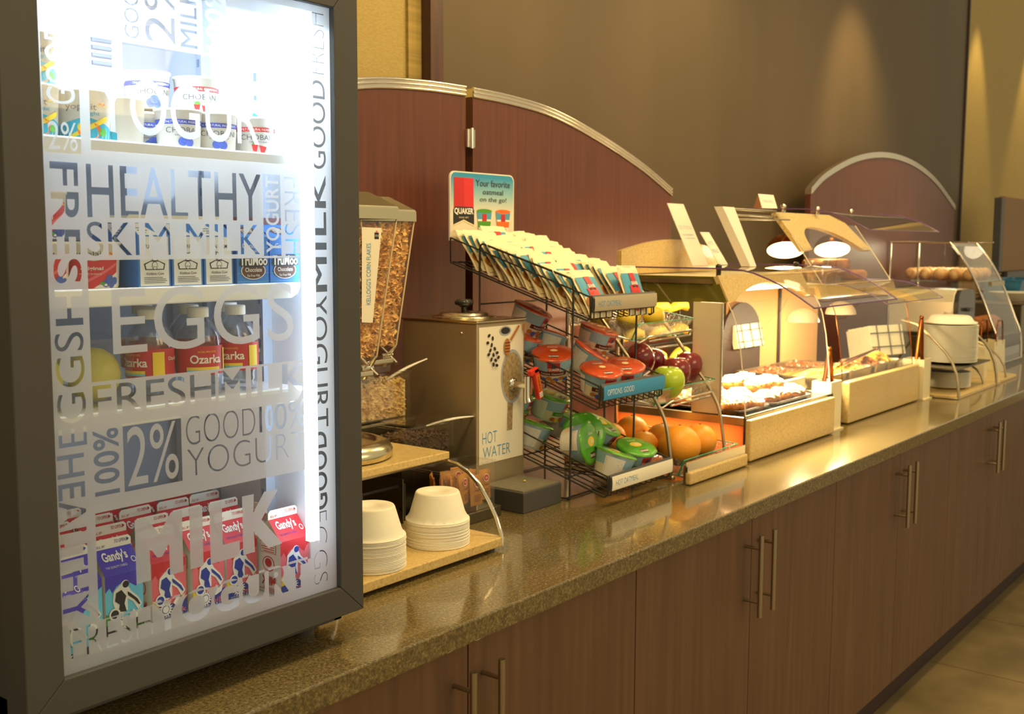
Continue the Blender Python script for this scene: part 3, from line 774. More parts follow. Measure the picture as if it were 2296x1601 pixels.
def bottle():
    t = thing('water_bottle', (0, 0, 0), 'clear water bottle with a red label, foremost in the middle of the lower shelf', 'water bottle', 'water bottles on the lower shelf')
    R_b = .0315
    prof = [(.024, 0), (.029, .002), (.0305, .008), (.0295, .014), (.0310, .018), (.0300, .024), (R_b, .028), (R_b, .070), (.0310, .074), (.0300, .082), (.0265, .092), (.0185, .102), (.0125, .108), (.0120, .113)]
    local('body', MB().lathe(prof, 24, wob=lambda a, j: 1+(.02*math.cos(8*a) if 8 <= j <= 11 else 0)), 'bottle_clear', t)
    mb = MB().lathe([(.0321, .030), (.0324, .034), (.0324, .067), (.0321, .070)], 28); mb.f = mb.f[:-2]; mb.m = mb.m[:-2]; mb.sm = mb.sm[:-2]
    lb = local('wrap_label', mb, 'red', t, label='red printed wrap label')
    p = Print(cup_fn(.0326, .0326, .1), .0003)
    p.text('Ozarka', (-.023, .046, .023, .058), 0, .02); p.text('NATURAL SPRING WATER', (-.012, .061, .014, .0635), 1)
    p.rect(-.028, .034, .020, .037, 3, 8); p.rect(-.028, .037, .020, .041, 1, 8); p.rect(.030, .034, .046, .066, 1, 6); p.text('Ozarka', (.052, .054, .070, .059), 0)
    local('label_print', p.mb, ['white', 'yellow_p', 'red', 'cyan'], lb)
    local('cap', MB().lathe([(.0145, .109), (.0145, .121), (.0138, .1225), (0, .1225)], 20, wob=lambda a, j: 1+.01*math.cos(20*a)), 'white', t)
    return t
wb = bottle(); on_shelf(wb, .935, .200, .386, -.3)
for x, y, rz, lb_ in ((1.003, .205, -.7, 'clear water bottle with a red label at the right of the foremost one'), (.899, .262, .5, 'clear water bottle with a red label behind and left of the foremost one'), (.866, .215, -1.1, 'clear water bottle with a red label beside the clear tub'),
        (.968, .268, .2, 'clear water bottle in the second row between the two front ones'), (1.040, .272, 0, 'clear water bottle in the second row near the right wall'), (.935, .335, 0, 'clear water bottle at the back of the lower shelf')):
    copy(wb, (x, y, .386), (0, 0, rz-.3), lb_)
# ------------------------------------------------------------------ two-tier stone stand with bowls
mat('mesh_grey', '857f6e', .6)
mat('pale_edge', 'd9c9a4', .3)
mat('lid_steel', 'd8cfae', .22, 1)
mat('oat', 'cfae74', .7, noise=(60, 'a07c48', (1, 1, 1)))
mat('flake', 'ffd98c', .6, noise=(40, 'e8b05c', (1, 1, 1)))
mat('granola', 'f8dc9c', .7, noise=(50, 'c89c58', (1, 1, 1)))
mat('raisin', '3d2a20', .5, noise=(50, '5a4030', (1, 1, 1)))
mat('plate_iron', '4a3828', .4)
st = thing('two_tier_stand', (1.40, .38, 0), 'two-tier cream stone stand with curved metal side rails, holding the bowls', 'stand')
put('slab', MB().box(1.16, .212, .008, 1.645, .56, .026), 'cream_stone', st, bev=.002, label='lower cream stone slab')
put('slab', MB().box(1.16, .355, .163, 1.645, .62, .178), 'cream_stone', st, bev=.002, label='upper cream stone slab')
def bow_pts(x): return [(x, .214, .008), (x, .216, .03), (x, .228, .06), (x, .248, .092), (x, .272, .121), (x, .300, .143), (x, .330, .156), (x, .365, .160), (x, .60, .160)]
for x in (1.640, 1.20):
    put('side_rail', MB().tube(bow_pts(x), .0042, 10), 'chrome', st)
put('under_frame', MB().tube([(1.19, .37, .159), (1.63, .37, .159), (1.63, .59, .159), (1.19, .59, .159)], .004, 8, closed=True), 'steel', st)
for fx in (1.19, 1.62):
    for fy in (.23, .54): put('foot', MB().lathe([(.010, 0), (.011, .009)], 12, (fx, fy, 0)), 'black', st)
# dark wire rack seen under the upper slab
wr = thing('wire_rack', (1.42, .50, .027), 'dark low wire rack on the lower slab behind the bowls', 'rack')
mb = MB()
for z in (.055, .105):
    mb.tube([(1.22, .44, z), (1.60, .44, z), (1.60, .545, z), (1.22, .545, z)], .0032, 8, closed=True)
for x in (1.22, 1.35, 1.48, 1.60):
    mb.tube([(x, .44, .0295), (x, .44, .105)], .0028, 8); mb.tube([(x, .545, .0295), (x, .545, .105)], .0028, 8); mb.tube([(x, .44, .055), (x, .545, .055)], .0028, 8)
put('frame', mb, 'wire', wr)
put('side_plate', MB().box(1.585, .43, .0275, 1.588, .55, .12), 'steel_dark', wr)
# foam bowls: upside down, nested
def foam_bowl():
    h = .055; P = [(.0405, h), (.0425, h-.003), (.0535, .013), (.0570, .007), (.0590, .0038), (.0612, .0030), (.0618, .0018), (.0612, .0004), (.0585, .0004), (.0560, .003), (.0520, .012), (.0400, h-.006), (0, h-.0055)]
    P = [(0, h-.0015), (.014, h-.0015), (.016, h), (.0385, h)]+P
    n = 36
    return MB().lathe([(r if r > 0 else .0001, z) for r, z in P], n, wob=lambda a, j: 1+(.008*math.cos(36*a/2) if 6 <= j <= 8 else 0))
fb = None
def bowl_stack(x, y, z, n, dz, where, grp):
    global fb
    for k in range(n):
        zz = z+k*dz; lab = 'topmost white foam bowl of the stack '+where if k == n-1 else ('bottom white foam bowl of the stack '+where if k == 0 else nth(n-1-k)+' foam bowl from the top of the stack '+where)
        if fb is None: fb = solo('foam_bowl', foam_bowl(), 'foam', lab, 'bowl', grp, origin=(0, 0, 0)); fb.location = (x, y, zz)
        else: copy(fb, (x+random.uniform(-.0006, .0006), y+random.uniform(-.0006, .0006), zz), (0, 0, random.random()), lab, grp)
bowl_stack(1.343, .275, .0262, 20, .0029, 'nearer the refrigerator', 'foam bowls in the stack beside the refrigerator')
bowl_stack(1.530, .285, .0262, 17, .0029, 'at the slab end', 'foam bowls in the stack at the end of the slab')
# waffle-maker drip ring
gd = thing('round_griddle_plate', (1.46, .53, .179), 'round steel-rimmed griddle plate with dark ridges on the upper slab', 'griddle')
gc = (1.455, .500, .179)
put('rim', MB().lathe([(.118, 0), (.122, .004), (.122, .016), (.116, .028), (.100, .034), (.090, .034), (.088, .028)], 48, gc), 'lid_steel', gd)
mb = MB().lathe([(.0885, .020), (.0001, .020)], 40, gc)
for k in range(-5, 6):
    L_ = math.sqrt(max(.083**2-(k*.015)**2, 0)); mb.tube([(gc[0]+k*.015, gc[1]-L_, .201), (gc[0]+k*.015, gc[1]+L_, .201)], .0035, 6)
    mb.tube([(gc[0]-L_, gc[1]+k*.015, .201), (gc[0]+L_, gc[1]+k*.015, .201)], .0025, 6)
put('ridged_plate', mb, 'plate_iron', gd)

def bits(x0, y0, z0, x1, y1, z1, n, s, m, name, parent, shape='lump', fill=None, seed=1, lay=None):
    """a heap of crumbs: a filled core and loose pieces over its outside, one object"""
    rnd = random.Random(seed); mb = MB()
    if fill: mb.box(x0+s*.6, y0+s*.6, z0, x1-s*.6, y1-s*.6, z1-s*.8)
    for i in range(n):
        side = rnd.random(); x = rnd.uniform(x0+s, x1-s); y = rnd.uniform(y0+s, y1-s); z = rnd.uniform(z0+s*.5, z1)
        if side < .36: y = y0+s*rnd.uniform(.6, 1.0)
        elif side < .52: x = x0+s*rnd.uniform(.6, 1.0)
        elif side < .66: x = x1-s*rnd.uniform(.6, 1.0)
        else: z = z1+rnd.uniform(-.4, .5)*s
        R_m = Matrix.Rotation(rnd.uniform(0, 6.28), 3, 'Z')@Matrix.Rotation(rnd.uniform(0, 6.28), 3, 'X'); q = s*rnd.uniform(.6, 1.15)
        if shape == 'lump': vs = [(1, 0, 0), (-1, 0, 0), (0, .8, 0), (0, -.8, 0), (0, 0, .8), (0, 0, -.8)]; fs = [(0, 2, 4), (2, 1, 4), (1, 3, 4), (3, 0, 4), (2, 0, 5), (1, 2, 5), (3, 1, 5), (0, 3, 5)]
        else: vs = [(1, .1, .25), (.4, .9, 0), (-.6, .8, .3), (-1, -.1, 0), (-.3, -.9, .25), (.6, -.8, 0), (0, 0, -.15)]; fs = [(0, 1, 6), (1, 2, 6), (2, 3, 6), (3, 4, 6), (4, 5, 6), (5, 0, 6)]
        mb.add([R_m@(Vector(v)*q)+Vector((x, y, z)) for v in vs], fs, 0, shape != 'lump')
    return put(name, mb, m, parent, kind='stuff')
def clear_box(x0, y0, z0, x1, y1, z1, t=.003, lip=.004):
    mb = MB().box(x0, y0, z0, x1, y1, z0+t).box(x0, y0, z0+t, x1, y0+t, z1).box(x0, y1-t, z0+t, x1, y1, z1).box(x0, y0+t, z0+t, x0+t, y1-t, z1).box(x1-t, y0+t, z0+t, x1, y1-t, z1)
    if lip:
        for a in ((x0-lip, y0-lip, x1+lip, y0), (x0-lip, y1, x1+lip, y1+lip), (x0-lip, y0, x0, y1), (x1, y0, x1+lip, y1)): mb.box(a[0], a[1], z1-.004, a[2], a[3], z1)
    return mb
def spoon(name, a, b, label, parent=None):
    a, b = Vector(a), Vector(b); mb = MB(); n = 10
    mb.tube([a.lerp(b, i/n)+Vector((0, 0, .004*math.sin(PI*i/n))) for i in range(n+1)], [.0035+.0022*math.sin(PI*min(1, (i/n)*1.1)) for i in range(n+1)], 10, flat=.5)
    return solo(name, mb, 'white', label, 'spoon', origin=tuple(a))
# granola box, toppings box, and their metal step
sp = thing('steel_step', (1.70, .54, 0), 'brushed steel step riser carrying the clear topping boxes', 'riser')
put('top_plate', MB().box(1.655, .50, .112, 1.835, .60, .115), 'steel_dark', sp); put('front_plate', MB().box(1.655, .50, 0, 1.835, .503, .112), 'steel_dark', sp)
put('upper_plate', MB().box(1.60, .605, .198, 1.81, .72, .203), 'lid_steel', sp); put('upper_front', MB().box(1.60, .603, .0, 1.81, .606, .198), 'steel_dark', sp)
g1 = thing('granola_box', (1.70, .655, .204), 'square clear box of golden granola clusters under the cereal chute', 'food box')
put('box', clear_box(1.630, .61, .204, 1.800, .71, .312), 'acrylic', g1)
bits(1.634, .614, .208, 1.796, .706, .288, 900, .0075, 'granola', 'granola', g1, 'lump', True, 2)
put('open_lid', MB().box(1.632, .612, .313, 1.72, .708, .3155), 'acrylic', g1)
spoon('plastic_spoon', (1.735, .64, .285), (1.845, .60, .334), 'white plastic spoon leaning out of the granola box')
g2 = thing('topping_box', (1.74, .55, .116), 'square clear box of dark raisins in front of the granola', 'food box')
put('box', clear_box(1.668, .505, .1155, 1.830, .598, .205), 'acrylic', g2)
bits(1.672, .509, .119, 1.826, .594, .178, 700, .0065, 'raisin', 'raisins', g2, 'lump', True, 3)
put('lid', MB().box(1.690, .507, .206, 1.826, .596, .209), 'acrylic', g2)
spoon('plastic_spoon', (1.765, .53, .196), (1.885, .49, .207), 'white plastic spoon lying across the raisin box')
# sugar packet caddy
c3 = thing('packet_caddy', (1.74, .42, 0), 'clear acrylic caddy of tan sugar packets on a dark steel base', 'caddy')
put('base', MB().box(1.640, .385, .0, 1.852, .475, .024), 'steel_dark', c3, bev=.002)
put('box', clear_box(1.655, .388, .0245, 1.832, .468, .128, .003, .003), 'acrylic', c3)
mat('packet_tan', 'c98f45', .5, noise=(25, 'b0742f', (1, 1, 1)))
def pillow(w, h, t, seal=.1, mats_v=None):
    """a sachet standing on its lower edge, in x-z, thickness along y"""
    mb = MB(); nx, nz = 4, 6; F = []; Bk = []
    for j in range(nz+1):
        for i in range(nx+1):
            u = i/nx; v = j/nz; q = t/2*(math.sin(PI*u)**.6 if 0 < u < 1 else 0)*(math.sin(PI*v)**.5 if 0 < v < 1 else 0)
            F.append((w*(u-.5), -q, h*v)); Bk.append((w*(u-.5), q, h*v))
    fs = [(j*(nx+1)+i, j*(nx+1)+i+1, (j+1)*(nx+1)+i+1, (j+1)*(nx+1)+i) for j in range(nz) for i in range(nx)]
    mb.add(F, fs, 0, True); mb.add(Bk, [f[::-1] for f in fs], 0, True); return mb
sg = thing('sugar_packet', (0, 0, 0), 'tan sugar packet upright in the clear caddy', 'packet', 'tan sugar packets in the clear caddy')
local('sachet', pillow(.040, .066, .009), 'packet_tan', sg)
pq = Print(lambda u, v, k: (u, -.005-k, v)); pq.disc(0, .048, .010, .0085, 0); pq.disc(0, .048, .0085, .007, 1); pq.text('Sugar', (-.010, .030, .010, .037), 2); pq.lines(-.012, .010, .014, .026, 5, 2, .3); pq.text('raw', (-.004, .045, .004, .050), 0)
local('print', pq.mb, ['white', 'red', 'maroon'], sg)
rn = random.Random(5); sg.location = (1.782, .398, .034); sg.rotation_euler = (-.06, 0, 0); sg['label'] = 'tan sugar packet at the front of the caddy, left of the foremost pair'
for i, (x, y, rz, ry) in enumerate([(1.812, .399, .05, .05), (1.750, .402, .25, -.1), (1.720, .412, .7, -.15), (1.702, .425, .8, -.12), (1.686, .436, .9, -.1), (1.735, .430, .4, -.1), (1.765, .425, .1, .1), (1.795, .428, .0, .12), (1.700, .450, .6, 0), (1.74, .452, .2, .1), (1.78, .452, 0, .05), (1.808, .447, -.1, 0)]):
    copy(sg, (x, y, .034+rn.uniform(0, .012)), (-.08, ry, rz), 'tan sugar packet at the front right corner of the caddy' if i == 0 else '%s tan sugar packet behind the front ones in the clear caddy' % nth(i-1))
# cereal dispensers
def hopper(xr, y, mcer, cid, label, front_label):
    t = thing('cereal_dispenser', (xr-.07, y+.08, 0), label, 'dispenser')
    x1, x0 = xr, xr-.165; zt, zb = .652, .375
    def ring(z, x0_, x1_, y0_, y1_): return [(x0_, y0_, z), (x1_, y0_, z), (x1_, y1_, z), (x0_, y1_, z)]
    A = ring(zt, x0, x1, y, y+.15); B2 = ring(zb, x0+.035, x1-.055, y+.005, y+.12); Cc = ring(zb-.025, x0+.055, x1-.075, y+.02, y+.10)
    mb = MB().add(A+B2+Cc, [(i, (i+1) % 4, (i+1) % 4+4, i+4) for i in range(4)]+[(i+4, (i+1) % 4+4, (i+1) % 4+8, i+8) for i in range(4)])
    put('hopper', mb, 'clear_plastic', t, bev=.003)
    ed = MB()
    for i in range(4): ed.tube([A[i], B2[i], Cc[i]], .0018, 6)
    put('wall_edge', ed, 'pale_edge', t, kind='stuff')
    e = .004; lid = MB(); L0 = ring(.646, x0-e, x1+e, y-e, y+.15+e); L1 = ring(.670, x0-e, x1+e, y-e, y+.15+e); L2 = ring(.700, x0+.03, x1-.03, y+.045, y+.125)
    lid.add(L0+L1+L2, [(i, (i+1) % 4, (i+1) % 4+4, i+4) for i in range(4)]+[(i+4, (i+1) % 4+4, (i+1) % 4+8, i+8) for i in range(4)]+[(8, 9, 10, 11)])
    put('lid', lid, 'lid_steel', t, bev=.003)
    # cereal against the walls of the hopper
    rnd = random.Random(cid); cb = MB()
    def wall(u, v, side):
        z = zb+(zt-zb)*v; k = v; ax0 = x0+.035*(1-k); ax1 = x1-.055*(1-k); ay0 = y+.005*(1-k); ay1 = y+.12+.03*k
        if side == 0: return (ax0+.006+(ax1-ax0-.012)*u, ay0+.007, z)
        return (ax1-.007, ay0+.006+(ay1-ay0-.012)*u, z)
    top_ = .86 if cid == 11 else .97
    core = []
    for v in (0, top_-.03):
        ax0 = x0+.035*(1-v)+.009; ax1 = x1-.055*(1-v)-.009; core += [(ax0, y+.012, zb+(zt-zb)*v), (ax1, y+.012, zb+(zt-zb)*v), (ax1, y+.11+.03*v, zb+(zt-zb)*v), (ax0, y+.11+.03*v, zb+(zt-zb)*v)]
    cb.add(core, [(0, 1, 5, 4), (1, 2, 6, 5), (2, 3, 7, 6), (3, 0, 4, 7), (4, 5, 6, 7)])
    for i in range(1500):
        u, v = rnd.random(), rnd.random()*top_; p_ = Vector(wall(u, v, 0 if i % 5 < 3 else 1)); R_m = Matrix.Rotation(rnd.uniform(0, 6.28), 3, 'Z')@Matrix.Rotation(rnd.uniform(0, 6.28), 3, 'X'); q = rnd.uniform(.005, .0085)
        vs = [(1, .1, .3), (.4, .9, 0), (-.6, .8, .35), (-1, -.1, 0), (-.3, -.9, .3), (.6, -.8, 0), (0, 0, -.25)]
        cb.add([R_m@(Vector(a)*q)+p_ for a in vs], [(0, 1, 6), (1, 2, 6), (2, 3, 6), (3, 4, 6), (4, 5, 6), (5, 0, 6)], 0, True)
    put('cereal', cb, mcer, t, kind='stuff')
    # chute, paddle wheel knob and the post behind
    ch_ = .06 if front_label else .028
    mb = MB(); xc = (x0+x1)/2-.01; z0 = zb-.03
    mb.box(xc-.04, y+.015, z0-.012, xc+.04, y+.10, z0); 
    put('collar', mb, 'lid_steel', t, bev=.003)
    put('chute', MB().add([(xc-.035, y+.02, z0-.012), (xc+.035, y+.02, z0-.012), (xc+.035, y+.09, z0-.012), (xc-.035, y+.09, z0-.012), (xc-.022, y+.01, z0-ch_), (xc+.022, y+.01, z0-ch_), (xc+.022, y+.06, z0-ch_), (xc-.022, y+.06, z0-ch_)], [(i, (i+1) % 4, (i+1) % 4+4, i+4) for i in range(4)]), 'clear_plastic', t)
    kx = xc+.06; kb = MB().tube([(kx-.02, y+.055, z0+.0), (kx+.012, y+.055, z0+.0)], .007, 10)
    for a in (0.6, 0.6+PI/2):
        dy, dz = math.cos(a)*.028, math.sin(a)*.028; kb.tube([(kx+.006, y+.055-dy, z0-dz), (kx+.006, y+.055+dy, z0+dz)], .0062, 8, flat=.7)
    put('turn_knob', kb, 'chrome', t)
    put('post', MB().tube([(xc-.02, y+.17, .0), (xc-.02, y+.17, .60)], .010, 12).box(xc-.04, y+.10, z0-.02, xc+.0, y+.178, z0), 'lid_steel', t)
    if front_label:
        p = Print(lambda u, v, k: (u, y-.001-k+.005*(1-(v-zb)/(zt-zb)), v)); p.poly([(1.497, .444), (1.527, .442), (1.551, .628), (1.497, .629)], 0)
        p.poly([(1.531, .606), (1.543, .606), (1.543, .619), (1.531, .619)], 2); p.text('CORN FLAKES', (1.532, .611, 1.542, .615), 0); p.disc(1.537, .621, .003, .002, 3, 8)
        p.text("KELLOGG'S CORN FLAKES", (1.509, .478, 1.521, .598), 1, -.005, 90)
        put('paper_label', p.mb, ['paper', 'ink_blue', 'ink_black', 'pink'], t)
    return t
hopper(1.595, .45, 'flake', 11, 'clear cereal dispenser of corn flakes with a white label, nearest the refrigerator', True)
hopper(1.790, .585, 'flake', 12, 'clear cereal dispenser behind the labelled one, with no label', False)

# ------------------------------------------------------------------ hot water dispenser and drip tray
wd = thing('hot_water_dispenser', (1.97, .595, 0), 'square brushed steel hot water dispenser with a white printed front', 'dispenser')
put('body', MB().box(1.880, .480, .022, 2.058, .710, .418), 'brushed', wd, bev=.003)
put('top_rim', MB().box(1.877, .477, .418, 2.061, .713, .424), 'lid_steel', wd, bev=.002)
for fx in (1.90, 2.04):
    for fy in (.50, .69): put('foot', MB().lathe([(.014, 0), (.012, .022)], 12, (fx, fy, 0)), 'black', wd)
ld = put('lid', MB().lathe([(.074, 0), (.076, .003), (.070, .006), (.060, .007), (.058, .011), (.052, .0135), (.0001, .0145)], 40, (1.960, .585, .424)), 'lid_steel', wd)
put('knob', MB().lathe([(.007, 0), (.007, .010), (.012, .014), (.021, .017), (.022, .024), (.016, .029), (.0001, .030)], 10, (1.960, .585, .438), wob=lambda a, j: 1+.08*math.cos(5*a)), 'black_gloss', ld)
for z in (.395, .20, .06): put('screw', MB().lathe([(.0035, 0), (.003, .002), (.0001, .003)], 10, (1.880, .525, z), axis=(-1, 0, 0)), 'chrome', wd)
mat('bean', '2c2622', .4); mat('honey', 'b8742e', .5); mat('oat_print', 'b8a37a', .8, noise=(120, '8f7a55', (1, 1, 1)))
p = Print(lambda u, v, k: (u-.026, .4795-k, v+.001), .0003)
p.rect(1.913, .093, 2.077, .408, 0)
p.text('HOT', (1.925, .139, 1.978, .166), 1, -.01); p.text('WATER', (1.927, .106, 2.028, .131), 1, -.01)
p.poly([(2.015, .160), (2.035, .160), (2.038, .235), (2.018, .235)], 7)
p.disc(2.034, .287, .042, .064, 2, 24); p.disc(2.034, .287, .037, .057, 3, 24); p.disc(2.008, .396, .022, .011, 2, 16); p.disc(2.008, .396, .017, .008, 4, 16)
for bx, bz in ((1.948, .388), (1.961, .381), (1.943, .372), (1.957, .366), (1.952, .354), (1.968, .357), (1.946, .345), (1.963, .343), (1.976, .347), (1.955, .333), (1.970, .330), (1.980, .336), (1.962, .321), (1.974, .318)):
    a = bx*97; p.poly([(bx+.0055*math.cos(t)*math.cos(a)-.0038*math.sin(t)*math.sin(a), bz+.0055*math.cos(t)*math.sin(a)+.0038*math.sin(t)*math.cos(a)) for t in [i*PI/4 for i in range(8)]], 4)
p.poly([(2.022, .375), (2.055, .407), (2.060, .404), (2.028, .371)], 5); p.disc(2.012, .358, .011, .020, 5, 14)
for i in range(4): p.rect(2.003, .346+i*.007, 2.022, .348+i*.007, 6)
p.poly([(2.066, .408), (2.077, .408), (2.077, .38)], 5)
put('front_print', p.mb, ['paper', 'ink_blue', 'liner_grey', 'oat_print', 'bean', 'honey', 'maroon', 'oat_print'], wd)
mb = MB().tube([(2.010, .48, .269), (2.010, .435, .269)], .009, 14).tube([(2.010, .435, .291), (2.010, .435, .239), (2.010, .432, .229)], [.0085, .0085, .0095], 14)
tp = put('tap', mb, 'chrome', wd); put('tap_base', MB().lathe([(.016, 0), (.015, .006), (.009, .010)], 18, (2.010, .4795, .269), axis=(0, -1, 0)), 'chrome', tp)
M_l = Matrix.Translation((2.027, .420, .276))@Matrix.Rotation(-.30, 4, 'Y')
mb = MB().box(-.009, -.006, -.040, .009, .006, .035); mb.box(-.022, -.006, .024, .009, .006, .037); mb.xf(M_l)
lv = put('tap_lever', mb, 'red_lever' if 'red_lever' in MATS else 'orange_p', wd, bev=.002, label='red plastic tap lever')
p = Print(lambda u, v, k: tuple(M_l@Vector((u, -.0062-k, v)))); p.rect(-.0065, -.020, .0065, .020, 0); p.rect(-.006, -.036, .006, -.023, 1); p.text('WARNING', (-.003, -.017, .003, .017), 2, .0, -90); p.text('HOT', (-.004, -.029, .004, -.026), 2); p.text('WATER', (-.005, -.034, .005, -.031), 2)
put('lever_label', p.mb, ['orange_p', 'white', 'maroon'], lv)
dt = thing('drip_tray', (1.96, .415, 0), 'black box-shaped drip tray with a mesh top under the hot water tap', 'drip tray')
put('box', MB().box(1.889, .352, 0, 2.034, .476, .047), 'black', dt, bev=.002)
mb = MB().box(1.894, .357, .047, 2.029, .471, .0485)
for i in range(22): x = 1.896+i*.0061; mb.box(x, .357, .0485, x+.003, .471, .0495)
for i in range(18): y = .359+i*.0063; mb.box(1.894, y, .0487, 2.029, y+.0028, .0499)
put('mesh_grille', mb, 'mesh_grey', dt)
solo('oat_crumb', MB().ball((1.975, .415, .0525), .0028, 8, sc=(1.5, 1, .7)), 'yellow_p', 'single yellow oat crumb on the mesh of the drip tray', 'crumb')
# ------------------------------------------------------------------ wire rack of oatmeal
RX0, RX1 = 2.062, 2.340
rk = thing('oatmeal_rack', (2.20, .48, 0), 'black three-tier wire rack of oatmeal packets and cups', 'rack')
WR = .0021
for x, nm in ((RX0, 'side_frame'), (RX1, 'side_frame')):
    mb = MB().tube([(x, .349, .003), (x, .343, .505), (x, .348, .517), (x, .358, .521), (x, .612, .597), (x, .620, .594), (x, .622, .585), (x, .625, .003)], WR*1.25, 8)
    mb.tube([(x, .349, .003), (x, .625, .003)], WR, 8); put(nm, mb, 'wire', rk)
mb = MB().tube([(RX0, .620, .15), (RX1, .620, .15)], WR, 8).tube([(RX0, .620, .45), (RX1, .620, .45)], WR, 8).tube([(RX0, .625, .003), (RX1, .625, .003)], WR, 8)
mb.tube([(RX0, .36, .003), (RX1, .36, .003)], WR, 8); put('cross_wire', mb, 'wire', rk)
def tier(yf, yb, z_top_f, z_top_b, z_low_f, z_low_b, lab_mat, text_, ink, name):
    """a sloping wire basket with a label channel along its front"""
    t = bpy.data.objects.new('basket', None); COL.objects.link(t); t.parent = rk; t.location = (0, 0, 0)
    mb = MB()
    for x in (RX0, RX1):
        mb.tube([(x, yf, z_top_f), (x, yb, z_top_b)], WR, 8); mb.tube([(x, yf+.008, z_low_f), (x, yb, z_low_b)], WR, 8)
        mb.tube([(x, yf, z_top_f), (x, yf-.002, z_low_f+.006), (x, yf+.008, z_low_f)], WR, 8)
    mb.tube([(RX0, yb, z_top_b), (RX0, yb, z_low_b), (RX1, yb, z_low_b), (RX1, yb, z_top_b)], WR, 8)
    n = 11
    for i in range(n):
        x = RX0+.012+(RX1-RX0-.024)*i/(n-1)
        mb.tube([(x, yb, z_low_b+.002), (x, yf+.006, z_low_f+.002), (x, yf-.003, z_low_f+.004), (x, yf-.003, z_top_f-.03)], WR*.75, 6)
    for k in (.3, .65): y = yf+(yb-yf)*k; z = z_low_f+(z_low_b-z_low_f)*k; mb.tube([(RX0, y, z), (RX1, y, z)], WR*.8, 6)
    put('wires', mb, 'wire', t)
    zc = z_top_f-.016
    Q = [(yf-.003, z_top_f+.004), (yf-.008, z_top_f-.004), (yf-.010, zc), (yf-.008, z_top_f-.028), (yf-.003, z_top_f-.036), (yf-.001, z_top_f-.034), (yf-.001, z_top_f+.002)]
    c = put('label_channel', MB().prism(Q, lambda u, v, w: (w, u, v), RX0+.003, RX1+.002), 'black', t)
    p = Print(lambda u, v, k: (u, yf-.0103-k+5*(v-zc)**2, v), .0004)
    for i in range(6): a = zc-.0165+i*.0055; p.rect(RX0+.005, a, RX1+.001, a+.0055, 0); p.k -= p.lift*.5
    p.up(); p.text(text_, (RX0+.020, zc-.007, RX0+.020+.0088*len(text_), zc+.006), 1, -.01)
    put('front_label', p.mb, [lab_mat, ink], c)
mat('label_grey', 'b9ac92', .5)
tier(.297, .717, .478, .612, .424, .551, 'label_grey', 'HOT OATMEAL', 'ink_blue', 'top')
tier(.270, .622, .276, .385, .222, .335, 'ink_blue', 'OPTIONS. GOOD', 'white', 'middle')
tier(.244, .622, .070, .190, .022, .125, 'paper', 'HOT OATMEAL', 'ink_blue', 'bottom')
# header sign
sg_ = thing('header_sign', (2.195, .725, .60), 'rounded oatmeal sign with a blue top edge standing on the back of the rack', 'sign')
def sgr(x0, z0, x1, z1, r, n=6, rb=None):
    P = []
    for cx_, cz_, a0 in ((x1-r, z1-r, 0), (x0+r, z1-r, PI/2)):
        for i in range(n+1): a = a0+PI/2*i/n; P.append((cx_+r*math.cos(a), cz_+r*math.sin(a)))
    return P+[(x0, z0), (x1, z0)]
put('board', MB().prism(sgr(2.066, .605, 2.324, .778, .018), lambda u, v, w: (u, w, v), .722, .727), 'paper', sg_)
# the board's printed sky fades from blue to white: a procedural gradient
m, nt, bs = nodes_of('sky_print'); N = nt.nodes; L = nt.links
tc = N.new('ShaderNodeTexCoord'); sx = N.new('ShaderNodeSeparateXYZ'); mr = N.new('ShaderNodeMapRange'); rp = N.new('ShaderNodeValToRGB')
L.new(tc.outputs['Generated'], sx.inputs[0]); L.new(sx.outputs['Z'], rp.inputs[0]); L.new(rp.outputs[0], bs.inputs['Base Color'])
rp.color_ramp.elements[0].position = .38; rp.color_ramp.elements[0].color = (*srgb('e9dfc8'), 1); rp.color_ramp.elements[1].position = .95; rp.color_ramp.elements[1].color = (*srgb('2f94c4'), 1)
e_ = rp.color_ramp.elements.new(.7); e_.color = (*srgb('8fc0c8'), 1)
mb = MB().add([(u, .7215, v) for u, v in sgr(2.069, .606, 2.321, .775, .016)], [tuple(range(16))]); put('sky_panel', mb, 'sky_print', sg_)
p = Print(lambda u, v, k: (u, .7213-k, v), .0002)
p.rect(2.079, .655, 2.156, .763, 0); p.rect(2.118, .690, 2.156, .763, 1)
p.poly([(2.077, .645), (2.117, .658), (2.158, .645), (2.158, .682), (2.150, .690), (2.085, .690), (2.077, .682)], 2)
p.poly([(2.077, .645), (2.117, .658), (2.158, .645), (2.158, .641), (2.117, .654), (2.077, .641)], 7)
p.text('QUAKER', (2.081, .669, 2.155, .687), 3, .03); p.text('SINCE 1877', (2.098, .661, 2.136, .665), 7)
p.text('INSTANT OATMEAL', (2.077, .628, 2.152, .633), 7)
p.text('Your favorite', (2.164, .744, 2.305, .761), 6, .004); p.text('oatmeal', (2.192, .724, 2.276, .737), 6, .004); p.text('on the go!', (2.180, .702, 2.290, .717), 6, .0)
for x0, c in ((2.168, 4), (2.245, 5)):
    p.poly([(x0+.010, .625), (x0+.050, .625), (x0+.060, .678), (x0, .678)], 3); p.poly([(x0+.003, .660), (x0+.057, .660), (x0+.060, .678), (x0, .678)], 8)
    p.disc(x0+.030, .681, .031, .0055, c, 18); p.poly([(x0+.006, .640), (x0+.054, .640), (x0+.056, .655), (x0+.004, .655)], c); p.rect(x0+.021, .655, x0+.039, .674, 0)
    p.disc(x0+.030, .632, .014, .006, 9, 10)
put('print', p.mb, ['red', 'carton_red', 'ink_black', 'white', 'green_p', 'orange_p', 'ink', 'cream_print', 'sky_blue', 'honey'], sg_)

